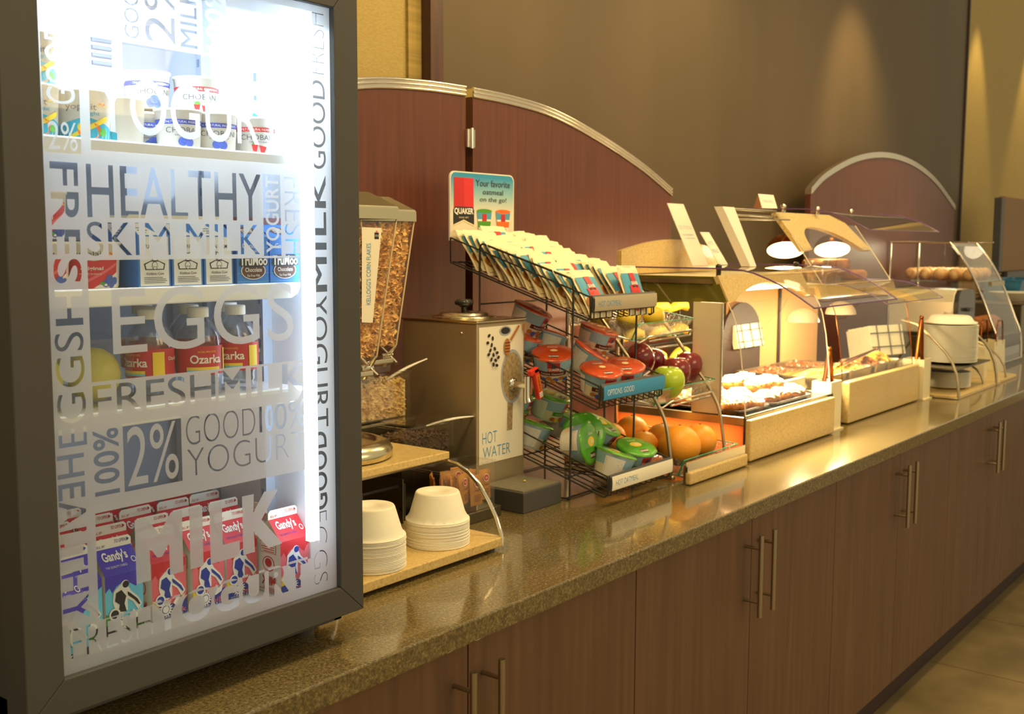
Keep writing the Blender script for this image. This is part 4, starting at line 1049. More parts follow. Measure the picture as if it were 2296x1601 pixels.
# oatmeal packets standing in two columns, each leaning back on the next
def packet():
    t = thing('oatmeal_packet', (0, 0, 0), 'x', 'packet', 'oatmeal packets in the top basket')
    w, h, th = .090, .126, .015; mb = MB(); nx = 6; zs = [0, .04, .10, .22, .40, .60, .78, .90, .945, 1.0]
    F, K = [], []
    for j, v in enumerate(zs):
        for i in range(nx+1):
            u = i/nx; q = 0 if v in (0, .945, 1.0) or u in (0, 1) else th/2*(math.sin(PI*u)**.6)*(math.sin(PI*min(v/.945, 1))**.55)
            wob = .0014*math.sin(9*u+j*1.3); F.append((w*(u-.5), -q+wob, h*v)); K.append((w*(u-.5), q+wob, h*v))
    nz = len(zs)-1
    def zone(i, j):
        if j >= nz-2 or j == 0 or i in (0, nx-1): return 0
        if j >= 4: return 2 if i in (2, 3) and j < 6 or i in (2, 3) else 1
        return 2 if i in (2, 3) and j >= 3 else 3
    for j in range(nz):
        for i in range(nx):
            a = j*(nx+1)+i; mb.add([F[a], F[a+1], F[a+nx+2], F[a+nx+1]], [(0, 1, 2, 3)], 0 if j == 0 or j >= nz-2 or i in (0, nx-1) else 3, True); mb.add([K[a], K[a+1], K[a+nx+2], K[a+nx+1]], [(3, 2, 1, 0)], 0, True)
    local('sachet', mb, ['packet_cream', 'sky_blue', 'red', 'packet_cream'], t)
    def fn(u, v, k):
        a = max(0, min(1, u/w+.5)); b = max(.0001, min(.945, v/h)); return (u, -th/2*(math.sin(PI*a)**.6)*(math.sin(PI*b/.945)**.55)-.0016-k*1.3, v)
    p = Print(fn, .0004)
    def grid(x0, y0, x1, y1, mi, nx=5, ny=5):
        for i in range(nx):
            for j in range(ny):
                a, b = x0+(x1-x0)*i/nx, x0+(x1-x0)*(i+1)/nx; c, d = y0+(y1-y0)*j/ny, y0+(y1-y0)*(j+1)/ny
                p.mb.add([p.fn(a, c, p.k), p.fn(b, c, p.k), p.fn(b, d, p.k), p.fn(a, d, p.k)], [(0, 1, 2, 3)], mi, True)
        p.up()
    grid(-.040, .008, .040, .104, 0, 6, 8); grid(-.040, .052, .040, .104, 1, 6, 5)
    p.disc(-.024, .036, .017, .017, 5); p.disc(-.010, .018, .012, .010, 2, 10); p.disc(.012, .020, .013, .011, 5); p.disc(-.018, .020, .008, .007, 6, 10)
    grid(-.011, .070, .011, .104, 2, 2, 3); grid(-.021, .032, .021, .073, 3, 4, 4)
    p.poly([(-.013, .072), (.013, .072), (.011, .066), (0, .069), (-.011, .066)], 4); p.text('QUAKER', (-.0145, .0725, .0145, .082), 7, .03)
    p.text('Instant Oatmeal', (-.013, .058, .013, .062), 6); p.text('Flavored', (-.012, .046, .010, .052), 7, .02)
    local('front_print', p.mb, ['cream_print', 'sky_blue', 'red', 'carton_red', 'ink_black', 'honey', 'orange_p', 'white'], t)
    return t
mat('packet_cream', 'f3e6bf', .45, bump=(30, .3, (1, 1, 1)))
pk = packet(); rn = random.Random(11); first = True
def basket_z(y): return .424+(y-.305)*(.551-.424)/(.717-.305)+.004
for col, (xc, n, y0, y1) in enumerate(((2.117, 20, .300, .632), (2.205, 11, .40, .640), (2.285, 19, .300, .610))):
    for i in range(n):
        y = y0+(y1-y0)*i/(n-1); z = basket_z(y)+rn.uniform(0, .006); x = xc+rn.uniform(-.007, .007)
        rot = ((-.60 if not (col == 2 and i == 0) else -.38)+rn.uniform(-.06, .06), rn.uniform(-.06, .06), rn.uniform(-.12, .12) if i else 0)
        if col == 0 and i == 0: lab = 'foremost oatmeal packet at the left of the rack, its blue and red front showing'
        elif col == 2 and i == 0: lab = 'foremost oatmeal packet at the right of the rack, upright above the label'
        elif i == n-1: lab = 'rearmost oatmeal packet of the '+('left', 'middle', 'right')[col]+' row, against the sign'
        else: lab = nth(i)+' oatmeal packet from the front in the '+('left', 'middle', 'right')[col]+' row of the basket'
        if first: pk.location = (x, y, z); pk.rotation_euler = rot; pk['label'] = lab; first = False
        else: copy(pk, (x, y, z), rot, lab)

# oatmeal cups with foil lids
def oat_cup(lid, art, label, group):
    t = thing('oatmeal_cup', (0, 0, 0), label, 'cup', group)
    h = .060; r0, r1 = .0375, .0490
    local('cup', MB().lathe([(r0, 0), (r0+.001, .002), (r1, h-.003), (r1+.0015, h-.002), (r1+.0015, h)], 32), 'paper_cool', t)
    def wv(a, j): return 1+(.018*math.cos(7*a)+.012*math.cos(3*a+1) if j >= 1 else 0)
    lm = local('lid', MB().lathe([(r1+.0028, h-.0012), (r1+.0036, h+.0006), (r1-.004, h+.0035), (.020, h+.005), (.0001, h+.0045)], 32, wob=lambda a, j: 1+(.02*math.cos(9*a)+.015*math.cos(4*a+1) if j <= 1 else 0)), lid, t, label='foil lid')
    p = Print(lambda u, v, k: (u, v, h+.0040+k+.0012*(1-min(1, (u*u+v*v)/.0012))), .0004)
    p.disc(0, .004, .017, .012, 1, 14); p.disc(.003, .004, .009, .006, 4, 10); p.poly([(-.010, -.022), (.012, -.022), (.012, -.036), (-.010, -.036)], 2); p.text('QUAKER', (-.011, -.034, .013, -.026), 3, .03); p.text('Oatmeal', (-.012, .020, .012, .027), 3)
    local('lid_print', p.mb, ['red', art, 'maroon', 'white', 'cream_print'], lm)
    p = Print(cup_fn(r0+.0008, r1+.0003, h), .0004)
    p.rect(-.135, .030, .135, .056, 0, 36); p.rect(-.135, .004, .135, .030, 1, 36)
    p.rect(-.013, .030, .015, .055, 2, 4); p.disc(.001, .045, .006, .006, 5, 10); p.text('QUAKER', (-.012, .032, .014, .040), 3, .03); p.rect(-.040, .019, .034, .030, 4, 12); p.text('Instant Oatmeal', (-.030, .022, .026, .027), 3)
    for q in (.055, -.105): p.rect(q, .006, q+.045, .052, 3, 8); p.lines(q+.003, .008, q+.042, .050, 9, 5, .35)
    for a, b, c in ((-.036, .010, 6), (-.024, .008, 7), (-.010, .012, 6), (.006, .009, 7), (.020, .012, 6), (.032, .008, 7), (.0, .005, 6)): p.disc(a, b, .0075, .0055, c, 10)
    local('side_print', p.mb, ['cup_blue', 'cup_cream', 'red', 'white', 'maroon' if lid == 'lid_orange' else 'green_p', 'ink', 'honey', 'berry' if lid == 'lid_orange' else 'yellow_p'], t)
    return t
mat('cup_blue', '9cc3d8', .5); mat('cup_cream', 'efe3c4', .55)
mat('lid_orange', 'd9592a', .22, noise=(14, 'b5401e', (1, 1, 1)), bump=(60, .5, (1, 1, 1)), coat=.4)
mat('lid_green', '63b52c', .22, noise=(14, '3f8f20', (1, 1, 1)), bump=(60, .5, (1, 1, 1)), coat=.4)
GO, GG = 'oatmeal cups with orange foil lids in the middle basket', 'oatmeal cups with green foil lids in the bottom basket'
oc = oat_cup('lid_orange', 'lid_orange', 'orange-lidded oatmeal cup nearest the blue label, its red and brown front showing', GO)
SL = -.30*0
def mid_z(y): return .222+(y-.278)*(.335-.222)/(.622-.278)+.004
def low_z(y): return .022+(y-.252)*(.125-.022)/(.622-.252)+.004
tl = math.atan2(.113, .344)
def place_cup(o, first_, x, y, zf, dz, rx, ry, rz, lab):
    z = zf(y)+dz+.033*abs(math.sin(rx))*0
    if first_: o.location = (x, y, z); o.rotation_euler = (rx, ry, rz); o['label'] = lab
    else: copy(o, (x, y, z), (rx, ry, rz), lab)
place_cup(oc, True, 2.158, .338, mid_z, 0, tl, 0, -.45, oc['label'])
for x, y, dz, rx, ry, rz, lab in ((2.268, .338, .0, tl, 0, -.8, 'orange-lidded oatmeal cup at the right front of the middle basket'),
        (2.122, .445, .0, tl, 0, -.9, 'orange-lidded oatmeal cup behind the left wires of the middle basket, second from the front'),
        (2.228, .438, .006, tl+.25, .1, .3, 'orange-lidded oatmeal cup tipped forward in the centre of the middle basket'),
        (2.118, .555, .0, tl, 0, .4, 'orange-lidded oatmeal cup low at the left, in the third row of the middle basket'),
        (2.225, .550, .0, tl, 0, 1.2, 'orange-lidded oatmeal cup in the third row at the right of the middle basket'),
        (2.165, .565, .062, tl+.1, .1, .2, 'highest orange-lidded oatmeal cup, on top of others at the back of the middle basket'),
        (2.300, .45, .045, tl, .1, 0, 'orange-lidded oatmeal cup against the right side of the middle basket')):
    place_cup(oc, False, x, y, mid_z, dz, rx, ry, rz, lab)
gc_ = oat_cup('lid_green', 'yellow_p', 'x', GG)
place_cup(gc_, True, 2.172, .312, low_z, 0, tl, 0, .9, 'green-lidded oatmeal cup in front in the bottom basket, over the paper label')
for x, y, dz, rx, ry, rz, lab in ((2.282, .318, .0, tl, 0, -.3, 'green-lidded oatmeal cup at the right front of the bottom basket'),
        (2.118, .520, .0, tl, 0, .9, 'green-lidded oatmeal cup low at the left, beside the drip tray'),
        (2.125, .402, .050, PI/2-.15, .0, .15, 'oatmeal cup lying on its side with its green printed side outward'),
        (2.205, .420, .050, .55, -1.2, .2, 'green-lidded oatmeal cup standing on edge beside the one lying down'),
        (2.268, .428, .020, tl+.2, .1, .1, 'green-lidded oatmeal cup raised behind the front two'),
        (2.215, .535, .055, tl, 0, .3, 'green-lidded oatmeal cup on top in the middle of the bottom basket'),
        (2.120, .575, .058, tl, .05, .3, 'green-lidded oatmeal cup at the back left, under the red tap lever'),
        (2.275, .540, .0, tl, .05, .3, 'green-lidded oatmeal cup at the back right of the bottom basket')):
    place_cup(gc_, False, x, y, low_z, dz, rx, ry, rz, lab)

# ------------------------------------------------------------------ chrome fruit rack
FA, FB = 2.400, 2.690
fk = thing('fruit_rack', (2.54, .38, 0), 'chrome three-tier fruit rack with curved side rails and rippled glass trays', 'rack')
prof = [(.60, .006), (.290, .006), (.275, .012), (.272, .035), (.279, .09), (.292, .150), (.325, .208), (.374, .268), (.425, .330), (.486, .400), (.535, .455), (.560, .480), (.60, .49)]
for x in (FA, FB): put('side_rail', MB().tube([(x, y, z) for y, z in smooth_curve(prof)], .0048, 10), 'steel', fk)
mat('rear_post', 'd8d0bc', .2, 1)
for x in (FA+.02, FB-.02): put('rear_post', MB().tube([(x, .61, .0), (x, .61, .50)], .006, 10), 'rear_post', fk)
def rip_glass(name):
    m, nt, bs = nodes_of(name); N = nt.nodes; L = nt.links; N.remove(bs)
    t = N.new('ShaderNodeBsdfTransparent'); t.inputs[0].default_value = (.93, .97, .93, 1); g = N.new('ShaderNodeBsdfGlossy'); g.inputs['Roughness'].default_value = .12
    tc = N.new('ShaderNodeTexCoord'); nz = N.new('ShaderNodeTexNoise'); nz.inputs['Scale'].default_value = 130; b = N.new('ShaderNodeBump'); b.inputs['Strength'].default_value = 1; b.inputs['Distance'].default_value = .006
    L.new(tc.outputs['Object'], nz.inputs['Vector']); L.new(nz.outputs['Fac'], b.inputs['Height']); L.new(b.outputs[0], g.inputs['Normal'])
    mx = N.new('ShaderNodeMixShader'); mx.inputs[0].default_value = .5; L.new(t.outputs[0], mx.inputs[1]); L.new(g.outputs[0], mx.inputs[2]); L.new(mx.outputs[0], N['Material Output'].inputs[0]); return m
rip_glass('ripple_glass')
mat('green_edge', '3fd0a0', .1, 0, trans=.3, emit='2fae86', es=.0)
def glass_tray(yf, yb, zf, zb, label):
    """rippled glass tray with sloping walls, on a chrome carrier"""
    x0, x1 = FA+.018, FB-.004; hh = .042; o = .022
    c = [(x0, yf, zf), (x1, yf, zf), (x1, yb, zb), (x0, yb, zb)]; e = [(x0-o*.3, yf-o, zf+hh), (x1+o, yf-o, zf+hh), (x1+o, yb+o*.4, zb+hh), (x0-o*.3, yb+o*.4, zb+hh)]
    t = put('glass_tray', MB().add(c+e, [(0, 1, 2, 3), (0, 1, 5, 4), (1, 2, 6, 5), (2, 3, 7, 6), (3, 0, 4, 7)]), 'ripple_glass', fk)
    put('edge', MB().tube([c[0], e[0]], .0022, 6).tube([c[0], c[1]], .0014, 6).tube([e[0], e[1], e[2]], .0014, 6), 'green_edge', t, label='green glass edge')
    put('carrier_bar', MB().tube([(x0, yb, zb-.006), (x1, yb, zb-.006)], .003, 8), 'chrome', fk)
    put('carrier', MB().tube([(FA, yf+.05, zf-.008+.02), (x0+.02, yf-.012, zf-.008), (x0+.05, yf-.022, zf+.006), (x1+.01, yf-.022, zf+.010), (x1+.012, yf-.016, zf-.004), (x0+.06, yf-.014, zf-.007)], .0030, 8), 'chrome', fk)
glass_tray(.262, .52, .012, .030, '')
glass_tray(.335, .55, .185, .215, '')
glass_tray(.405, .60, .350, .385, '')
mat('orange_peel', 'ffb038', .38, noise=(4, 'f79a28', (1, 1, 1)), bump=(220, .35, (1, 1, 1)))
mat('red_apple', '8e2226', .22, noise=(7, '5e1418', (3, 3, 1)), coat=.5)
mat('green_apple', 'b6cf2c', .25, noise=(9, '9dbb22', (1, 1, 1)), coat=.4)
mat('stem', '4a3520', .7)
mat('banana', 'e8c93c', .45, noise=(6, 'd3ae2c', (1, 1, 1)))
ORG = 'oranges in the bottom glass tray'
def orange(x, y, z, r, lab):
    t = thing('orange', (x, y, z-r), lab, 'orange', ORG)
    put('fruit', MB().ball((x, y, z), r, 24, sc=(1, 1, .96)), 'orange_peel', t); put('navel', MB().lathe([(.004, -.0005), (.003, .0012), (.0001, .0014)], 8, (x, y, z+r*.955)), 'stem', t)
orange(2.492, .300, .074, .056, 'largest orange, at the front of the bottom glass tray by the curved rail')
orange(2.620, .310, .068, .047, 'orange at the right of the bottom glass tray')
orange(2.548, .385, .072, .046, 'orange behind the largest one in the bottom glass tray')
orange(2.470, .395, .066, .040, 'small orange low in the gap beside the curved rail')
orange(2.560, .488, .082, .046, 'orange at the back of the bottom tray, seen beside the rack post')
orange(2.455, .490, .078, .042, 'orange at the back left, seen above the green lids')
APG = 'red apples in the middle glass tray'
def apple(x, y, z, r, mt, lab, rot=0, grp=APG, tall=1.12):
    def f(p):
        q = p.copy(); k = math.sqrt(p.x**2+p.y**2)/r; top = p.z/r
        if top > 0: q.z -= r*.30*math.exp(-(k/.35)**2)
        else: q.z += r*.2*math.exp(-(k/.3)**2)
        a = math.atan2(p.y, p.x); q.x *= (.80+.22*(top+1)/2)*(1+.03*math.cos(5*a)*(.5-top*.5)); q.y *= (.80+.22*(top+1)/2)*(1+.03*math.cos(5*a)*(.5-top*.5)); return q
    t = thing('apple', (x, y, z-r), lab, 'apple', grp); R_m = Matrix.Rotation(rot, 4, 'Y'); R_m = Matrix.Translation((x, y, z))@R_m
    b = MB().ball((0, 0, 0), r, 24, sc=(1, 1, tall), fn=f).xf(R_m); put('fruit', b, mt, t); put('stem', MB().tube([(0, 0, r*.80), (.002, 0, r*1.0), (.005, 0, r*1.18)], .0015, 6).xf(R_m), 'stem', t)
apple(2.505, .345, .236, .048, 'green_apple', 'single green apple at the front left of the middle tray', 0, None, 1.0)
apple(2.597, .372, .252, .042, 'red_apple', 'red apple next to the green one, in front')
apple(2.685, .385, .258, .042, 'red_apple', 'darkest red apple, at the right end of the middle tray', .2)
apple(2.545, .455, .285, .043, 'red_apple', 'red apple tilted at the back, above the green one', -.5)
apple(2.625, .465, .270, .040, 'red_apple', 'red apple half hidden between the two rows', .2)
# yellow fruit in the top tray
for x, y, z, r, lab in ((2.50, .47, .396, .030, 'yellow lemon at the left of the top tray'), (2.56, .50, .40, .030, 'yellow lemon in the middle of the top tray'), (2.47, .54, .404, .030, 'yellow lemon at the back of the top tray'), (2.62, .46, .398, .030, 'yellow lemon at the right of the top tray')):
    solo('lemon', MB().ball((x, y, z), r, 20, sc=(1.25, .95, .95)), 'banana', lab, 'lemon', 'lemons in the top glass tray')
# ------------------------------------------------------------------ pastry case and hot food case
filmy('orange_reflection', 'ffb478', .0, .4)  # translucent orange standing in for light reflected on the steel side
mat('deck_black', '2e2a26', .12, coat=.4)
mat('toaster_steel', 'f0e6cc', .25, .5)
mat('pale_pastry', 'e3c08a', .5, noise=(30, 'c98a5a', (1, 1, 1)))
mat('tray_black', '35302b', .3)
mat('dough', 'bd7832', .5, noise=(30, '8e4d1c', (1, 1, 1)), subs=.1)
mat('icing', 'fff3da', .35)
mat('jam', 'b03318', .25)
mat('copper_dome', '9a5a2c', .25, 1)
mat('shade_white', 'f6ead2', .35)
mat('eggs', 'f3cf58', .55, noise=(40, 'e2b23c', (1, 1, 1)))
mat('sausage', '9a5228', .4, noise=(20, '7a3c1c', (1, 1, 1)))
mat('plastic_cream', 'ece0b8', .4)
mat('card', 'e9e0d2', .6)
mat('card_pink', 'ecb083', .6)
mat('napkin', 'f1e6c4', .7)
mat('glass_edge', 'f2e6c8', .2)
mat('purple_edge', '6c4a80', .2)
mat('black_knob', '2b2825', .3)
glassy('case_glass', (.985, .98, .96), .10, .03)
glassy('smoky_panel', (.62, .60, .36), .30, .05)
mat('olive_gloss', '6b6426', .08, coat=.8)
mat('steel_warm', 'efe0c0', .35, .1)
mat('amber_warm', 'cfa06a', .35); mat('arch_brown', '2a150e', .6)
mat('print_blue', '9fc0d8', .7)
mat('deep_teal', '2a6f96', .35)
mat('basket_brown', '8a6a34', .7)
mat('board_brown', '8a6840', .6)
glow('bulb_panel', 'ffe6b0', 14)
glow('bulb', 'fff0c0', 14)
glow('bulb_low', 'ffe9b0', 30)

def strip_thing(x0, x1, y0, y1, z1, name, label, cat, grp=None):
    t = thing(name, ((x0+x1)/2, (y0+y1)/2, 0), label, cat, grp); put('stone_panel', MB().box(x0, y0, .002, x1, y1, z1), 'cream_stone', t, bev=.004); return t
t = strip_thing(2.372, 2.690, .200, .216, .034, 'stone_strip', 'low cream stone strip with a chrome rail in front of the fruit rack', 'stone strip')
put('chrome_rail', MB().box(2.372, .209, .034, 2.690, .213, .058), 'chrome', t)
put('backing', MB().box(2.374, .216, .0, 2.688, .222, .05), 'steel', t)

def curved_pane(prof, x0, x1, name, mt, parent, edge='glass_edge', th=.004, er=.0016, front=True):
    n = len(prof); mb = MB()
    for i in range(n-1):
        (a, b), (c, d) = prof[i], prof[i+1]; mb.quad((x0, a, b), (x1, a, b), (x1, c, d), (x0, c, d))
        mb.sm[-1] = True
    g = put(name, mb, mt, parent, weld=True)
    e = MB()
    for x in (x0, x1): e.tube([(x, a, b) for a, b in prof], er, 6)
    if front: e.tube([(x0, *prof[-1]), (x1, *prof[-1])], er, 6)
    put('pane_edge', e, edge, g); return g
# -- case A
ca = thing('pastry_case', (3.05, .45, 0), 'lighted pastry case with a cream stone front and a side with a painted orange glow', 'food case')
put('stone_front', MB().box(2.733, .214, .003, 3.332, .232, .118), 'cream_stone', ca, bev=.004)
mb = MB().box(2.81, .24, .012, 3.36, .66, .112); put('base', mb, 'steel_dark', ca)
light('AREA', 'side_glow_helper', (2.80, .45, .056), .85, (1, .70, .42), (2.7, .45, .056), .38, .07)  # added lamp hidden in the base, makes the side panel glow
put('orange_glow_side', MB().box(2.745, .245, .014, 2.752, .655, .098), 'orange_reflection', ca, bev=.001)  # steel side; its orange reflection is put into the panel's colour
put('side_rail', MB().box(2.742, .238, .098, 2.754, .660, .122), 'steel', ca, bev=.002)
put('black_edge', MB().box(2.736, .233, .004, 2.754, .2385, .125), 'black_gloss', ca)
put('deck', MB().box(2.754, .233, .112, 3.36, .66, .124), 'deck_black', ca)
put('side_column', MB().box(2.742, .315, .124, 2.752, .405, .436).box(2.752, .395, .124, 2.80, .405, .436), 'steel_warm', ca, bev=.001)
put('column_lip', MB().tube([(2.741, .312, .126), (2.741, .312, .434)], .003, 8), 'chrome', ca)
curved_pane([(.299, .438), (.283, .41), (.271, .38), (.257, .315), (.246, .23), (.236, .126)], 2.742, 3.345, 'front_glass', 'case_glass', ca)
put('side_glass', MB().add([(2.743, y, z) for y, z in ((.299, .438), (.271, .38), (.257, .315), (.246, .23), (.236, .126), (.31, .126), (.31, .438))], [tuple(range(7))]), 'case_glass', ca)
# upper shelf box with the arched stone fascia
ub = thing('upper_shelf', (3.05, .5, .43), 'upper shelf over the pastry case with an arched cream stone fascia and dark glossy side', 'shelf')
def fas(pts_x, yt, zt, yb, zb, th=.014):
    """pts (x, s): s runs 0 at the top edge to 1 at the bottom edge of a leaning board"""
    d = Vector((0, yb-yt, zb-zt)); nrm = Vector((0, -(zt-zb), (yt-yb))).normalized()
    nrm = Vector((0, -1, .4)).normalized()
    return lambda u, v, w: tuple(Vector((u, yt, zt))+d*v-nrm*w)
A1 = [(2.741, 0), (3.306, 0), (3.318, 1.0), (3.30, 1.0)]
arc = [(3.295-.50*i/12, .98-.62*math.sin(PI*i/12)**.8) for i in range(13)]
put('stone_fascia', MB().prism([(2.741, 0), (3.308, 0), (3.318, 1.0)]+arc+[(2.785, 1.0), (2.748, 1.0)], fas(None, .330, .512, .298, .440), 0, .014), 'cream_stone', ub)
put('side_panel', MB().prism([(.334, .508), (.303, .440), (.648, .424), (.648, .508)], lambda u, v, w: (w, u, v), 2.743, 2.748), 'smoky_gloss' if 'smoky_gloss' in MATS else 'olive_gloss', ub)
put('side_molding', MB().box(2.738, .345, .488, 2.745, .64, .500), 'steel', ub)
put('shelf_board', MB().box(2.748, .345, .500, 3.34, .66, .508), 'plastic_cream', ub)
put('light_panel', MB().box(2.80, .36, .462, 3.30, .60, .468), 'bulb_panel', ub)
sgd = thing('sneeze_guard', (3.05, .3, .43), 'clear curved sneeze guard with a dark purple edge over the pastry case', 'sneeze guard')
GP = [(.63, .531), (.30, .531), (.255, .527), (.222, .520), (.175, .503), (.13, .482), (.085, .456), (.048, .432)]
curved_pane(GP, 2.742, 3.378, 'pane', 'case_glass', sgd, 'purple_edge', er=.0024)
for x in (2.775, 3.30):
    put('standoff', MB().lathe([(.007, .508), (.007, .531), (.009, .532), (.009, .538), (.005, .542), (.0001, .543)], 12, (x, .345, 0)), 'black_knob', sgd)
# stone arch and cards standing on top
mb = MB().prism([(2.67, .512)]+[(2.67+.59*i/14, .578+.034*math.sin(PI*i/14)) for i in range(15)]+[(3.26, .512)], lambda u, v, w: (u, w, v), .60, .615)
solo('stone_arch_board', mb, 'cream_stone', 'low arched cream stone board standing at the back of the upper shelf', 'stone board', origin=(2.96, .607, .512))
def card(name, x0, x1, yt, zt, yb, zb, texts, label):
    t = thing(name, ((x0+x1)/2, yb, zb), label, 'sign', 'small white tent signs above the cases')
    d = Vector((0, yb-yt, zb-zt)); mb = MB(); n = Vector((0, -d.z, d.y)).normalized(); n = n if n.y < 0 else -n
    P = lambda u, v, k: tuple(Vector((u, yt, zt))+d*(1-v)+n*k)
    mb.prism([(x0, 0), (x1, 0), (x1, 1), (x0, 1)], lambda u, v, w: P(u, v, w), -.002, 0); put('card', mb, 'card', t)
    p = Print(P, .0004)
    for s_, b in texts: p.text(s_, b, 0)
    put('print', p.mb, ['print_blue'], t); return t
card('counter_sign', 2.945, 3.045, .612, .722, .52, .533, [('GET IT TO GO', (2.955, .58, 3.038, .64)), ('hot breakfast', (2.962, .48, 3.028, .515)), ('to take along', (2.962, .42, 3.028, .455))], 'tall leaning white sign with blue print above the pastry case')
card('counter_sign', 3.135, 3.195, .60, .636, .53, .533, [('HOT', (3.145, .60, 3.178, .72)), ('MEALS', (3.142, .36, 3.185, .48))], 'short leaning white sign beside the tall one')
# pastries on black trays
TR = 'black pastry trays on the deck'
def tray(x0, y0, x1, y1, z, lab):
    mb = open_tub(x0, y0, z, x1, y1, z+.012, .008, .012, .002, .006); return solo('pastry_tray', mb, 'tray_black', lab, 'tray', TR)
tray(2.762, .262, 2.945, .545, .1245, 'black plastic tray nearest the painted orange-glow side, holding iced danishes')
tray(2.965, .255, 3.230, .560, .1245, 'larger black plastic tray at the far side of the deck, heaped with iced pastries')
DG = 'iced danish pastries on the black trays'
def danish(seed, col):
    rnd = random.Random(seed); t = thing('danish_pastry', (0, 0, 0), 'x', 'pastry', DG)
    def f(p):
        a = math.atan2(p.y, p.x); k = math.hypot(p.x, p.y)/.042
        p = p.copy(); r = 1+.05*math.sin(6*a+seed); p.x *= r; p.y *= r; p.z += .006*math.sin(14*k+2*a)*(p.z > 0)-.010*math.exp(-(k/.35)**2)*(p.z > 0); return p
    # a coiled roll: two stacked, bulging rings with a filled hollow
    mb = MB(); n = 28
    for R_, z, r_, ph in ((.029, .013, .0145, 0), (.020, .022, .0125, 1.2)):
        mb.tube([(R_*math.cos(2*PI*i/n)*(1+.06*math.sin(5*PI*2*i/n+ph)), R_*.92*math.sin(2*PI*i/n)*(1+.06*math.cos(4*PI*2*i/n+ph)), z+.002*math.sin(6*PI*2*i/n)) for i in range(n)], [r_*(1+.13*math.sin(2*PI*i*7/n+ph)) for i in range(n)], 10, closed=True)
    local('dough', mb, 'dough', t)
    local('filling', MB().ball((0, 0, .026), .0155, 14, sc=(1.15, 1, .6), fn=lambda p: p*(1+.08*math.sin(p.x*600)*math.cos(p.y*500))), col, t)
    mb = MB()
    for i in range(9):
        q = -.036+i*.009+rnd.uniform(-.002, .002); L_ = math.sqrt(max(.041**2-q*q, 1e-5)); pts = []
        for j in range(11):
            u = -L_+2*L_*j/10; d = math.hypot(u, q*1.05); h = .013+.0145*math.sqrt(max(0, 1-((d-.029)/.0150)**2)) if d > .024 else .022+.0125*math.sqrt(max(0, 1-((d-.018)/.0145)**2)); pts.append((u, q+rnd.uniform(-.0025, .0025), max(h, .018)+.0012))
        mb.tube(pts, [rnd.uniform(.0018, .0038) for _ in pts], 6)
    local('icing', mb, 'icing', t); return t
d1 = danish(1, 'jam'); d2 = danish(4, 'eggs'); used = {}
spots = [(2.802, .305, .128, 0, 'foremost iced danish on the tray nearest the painted orange-glow side'), (2.895, .300, .128, 0, 'iced danish at the front right of the nearer tray'), (2.805, .392, .128, 1, 'iced danish in the second row of the nearer tray'), (2.898, .388, .128, 0, 'iced danish in the second row, right, of the nearer tray'), (2.810, .480, .128, 0, 'iced danish at the back of the nearer tray'), (2.900, .478, .128, 1, 'iced danish at the back right of the nearer tray'),
    (3.005, .300, .128, 1, 'iced pastry at the front left of the far tray'), (3.095, .298, .128, 0, 'iced pastry in the middle front of the far tray'), (3.185, .300, .128, 1, 'iced pastry at the front right corner of the far tray'),
    (3.008, .388, .128, 0, 'iced pastry at the left of the second row on the far tray'), (3.098, .386, .128, 1, 'iced pastry in the centre of the far tray'), (3.186, .390, .128, 0, 'iced pastry at the right of the second row on the far tray'),
    (3.010, .476, .128, 0, 'iced pastry at the left back of the far tray'), (3.10, .474, .128, 1, 'iced pastry in the back row of the far tray'), (3.188, .478, .128, 0, 'iced pastry at the back right corner of the far tray'),
    (3.05, .345, .158, 0, 'iced pastry heaped on the others at the left of the far tray'), (3.14, .350, .158, 1, 'iced pastry heaped on the others at the right of the far tray'), (3.06, .435, .158, 1, 'iced pastry heaped toward the back left of the far tray'), (3.15, .435, .158, 0, 'iced pastry heaped toward the back right of the far tray')]
rn = random.Random(8)
for x, y, z, k, lab in spots:
    src = (d1, d2)[k]; rot = (rn.uniform(-.12, .12), rn.uniform(-.12, .12), rn.uniform(0, 6))
    if k not in used: src.location = (x, y, z); src.rotation_euler = rot; src['label'] = lab; used[k] = 1
    else: copy(src, (x, y, z), rot, lab)
# -- case B
cb_ = thing('hot_food_case', (3.9, .45, 0), 'hot food case with a cream stone front beyond the pastry case', 'food case')
put('stone_front', MB().box(3.530, .244, .003, 4.245, .272, .142), 'cream_stone', cb_, bev=.004)
put('base', MB().box(3.40, .275, .010, 4.26, .66, .122), 'steel', cb_, bev=.002)
put('stone_riser', MB().box(3.22, .345, .1245, 3.40, .36, .165), 'plastic_cream', cb_)
curved_pane([(.315, .40), (.300, .36), (.289, .30), (.279, .23), (.270, .142)], 3.532, 4.24, 'front_glass', 'case_glass', cb_, 'copper_dome')
GP2 = [(.63, .440), (.34, .440), (.27, .434), (.20, .415), (.13, .392)]
curved_pane([(y, z+.0) for y, z in ((.63, .470), (.33, .470), (.25, .462), (.17, .437), (.12, .408))], 3.50, 4.08, 'sneeze_pane', 'case_glass', cb_, 'purple_edge')
put('stone_fascia', MB().prism([(3.44, 0), (4.16, 0), (4.165, 1), (3.445, 1)], fas(None, .330, .468, .318, .424), 0, .014), 'cream_stone', cb_)
mb = MB().prism([(.315, .452), (.24, .448), (.17, .430), (.125, .402), (.150, .400), (.20, .418), (.25, .424), (.315, .424)], lambda u, v, w: (w, u, v), 3.83, 3.86); put('stone_bracket', mb, 'cream_stone', cb_)
put('back_panel', MB().box(3.45, .655, .12, 4.24, .662, .46), 'amber_warm', cb_)
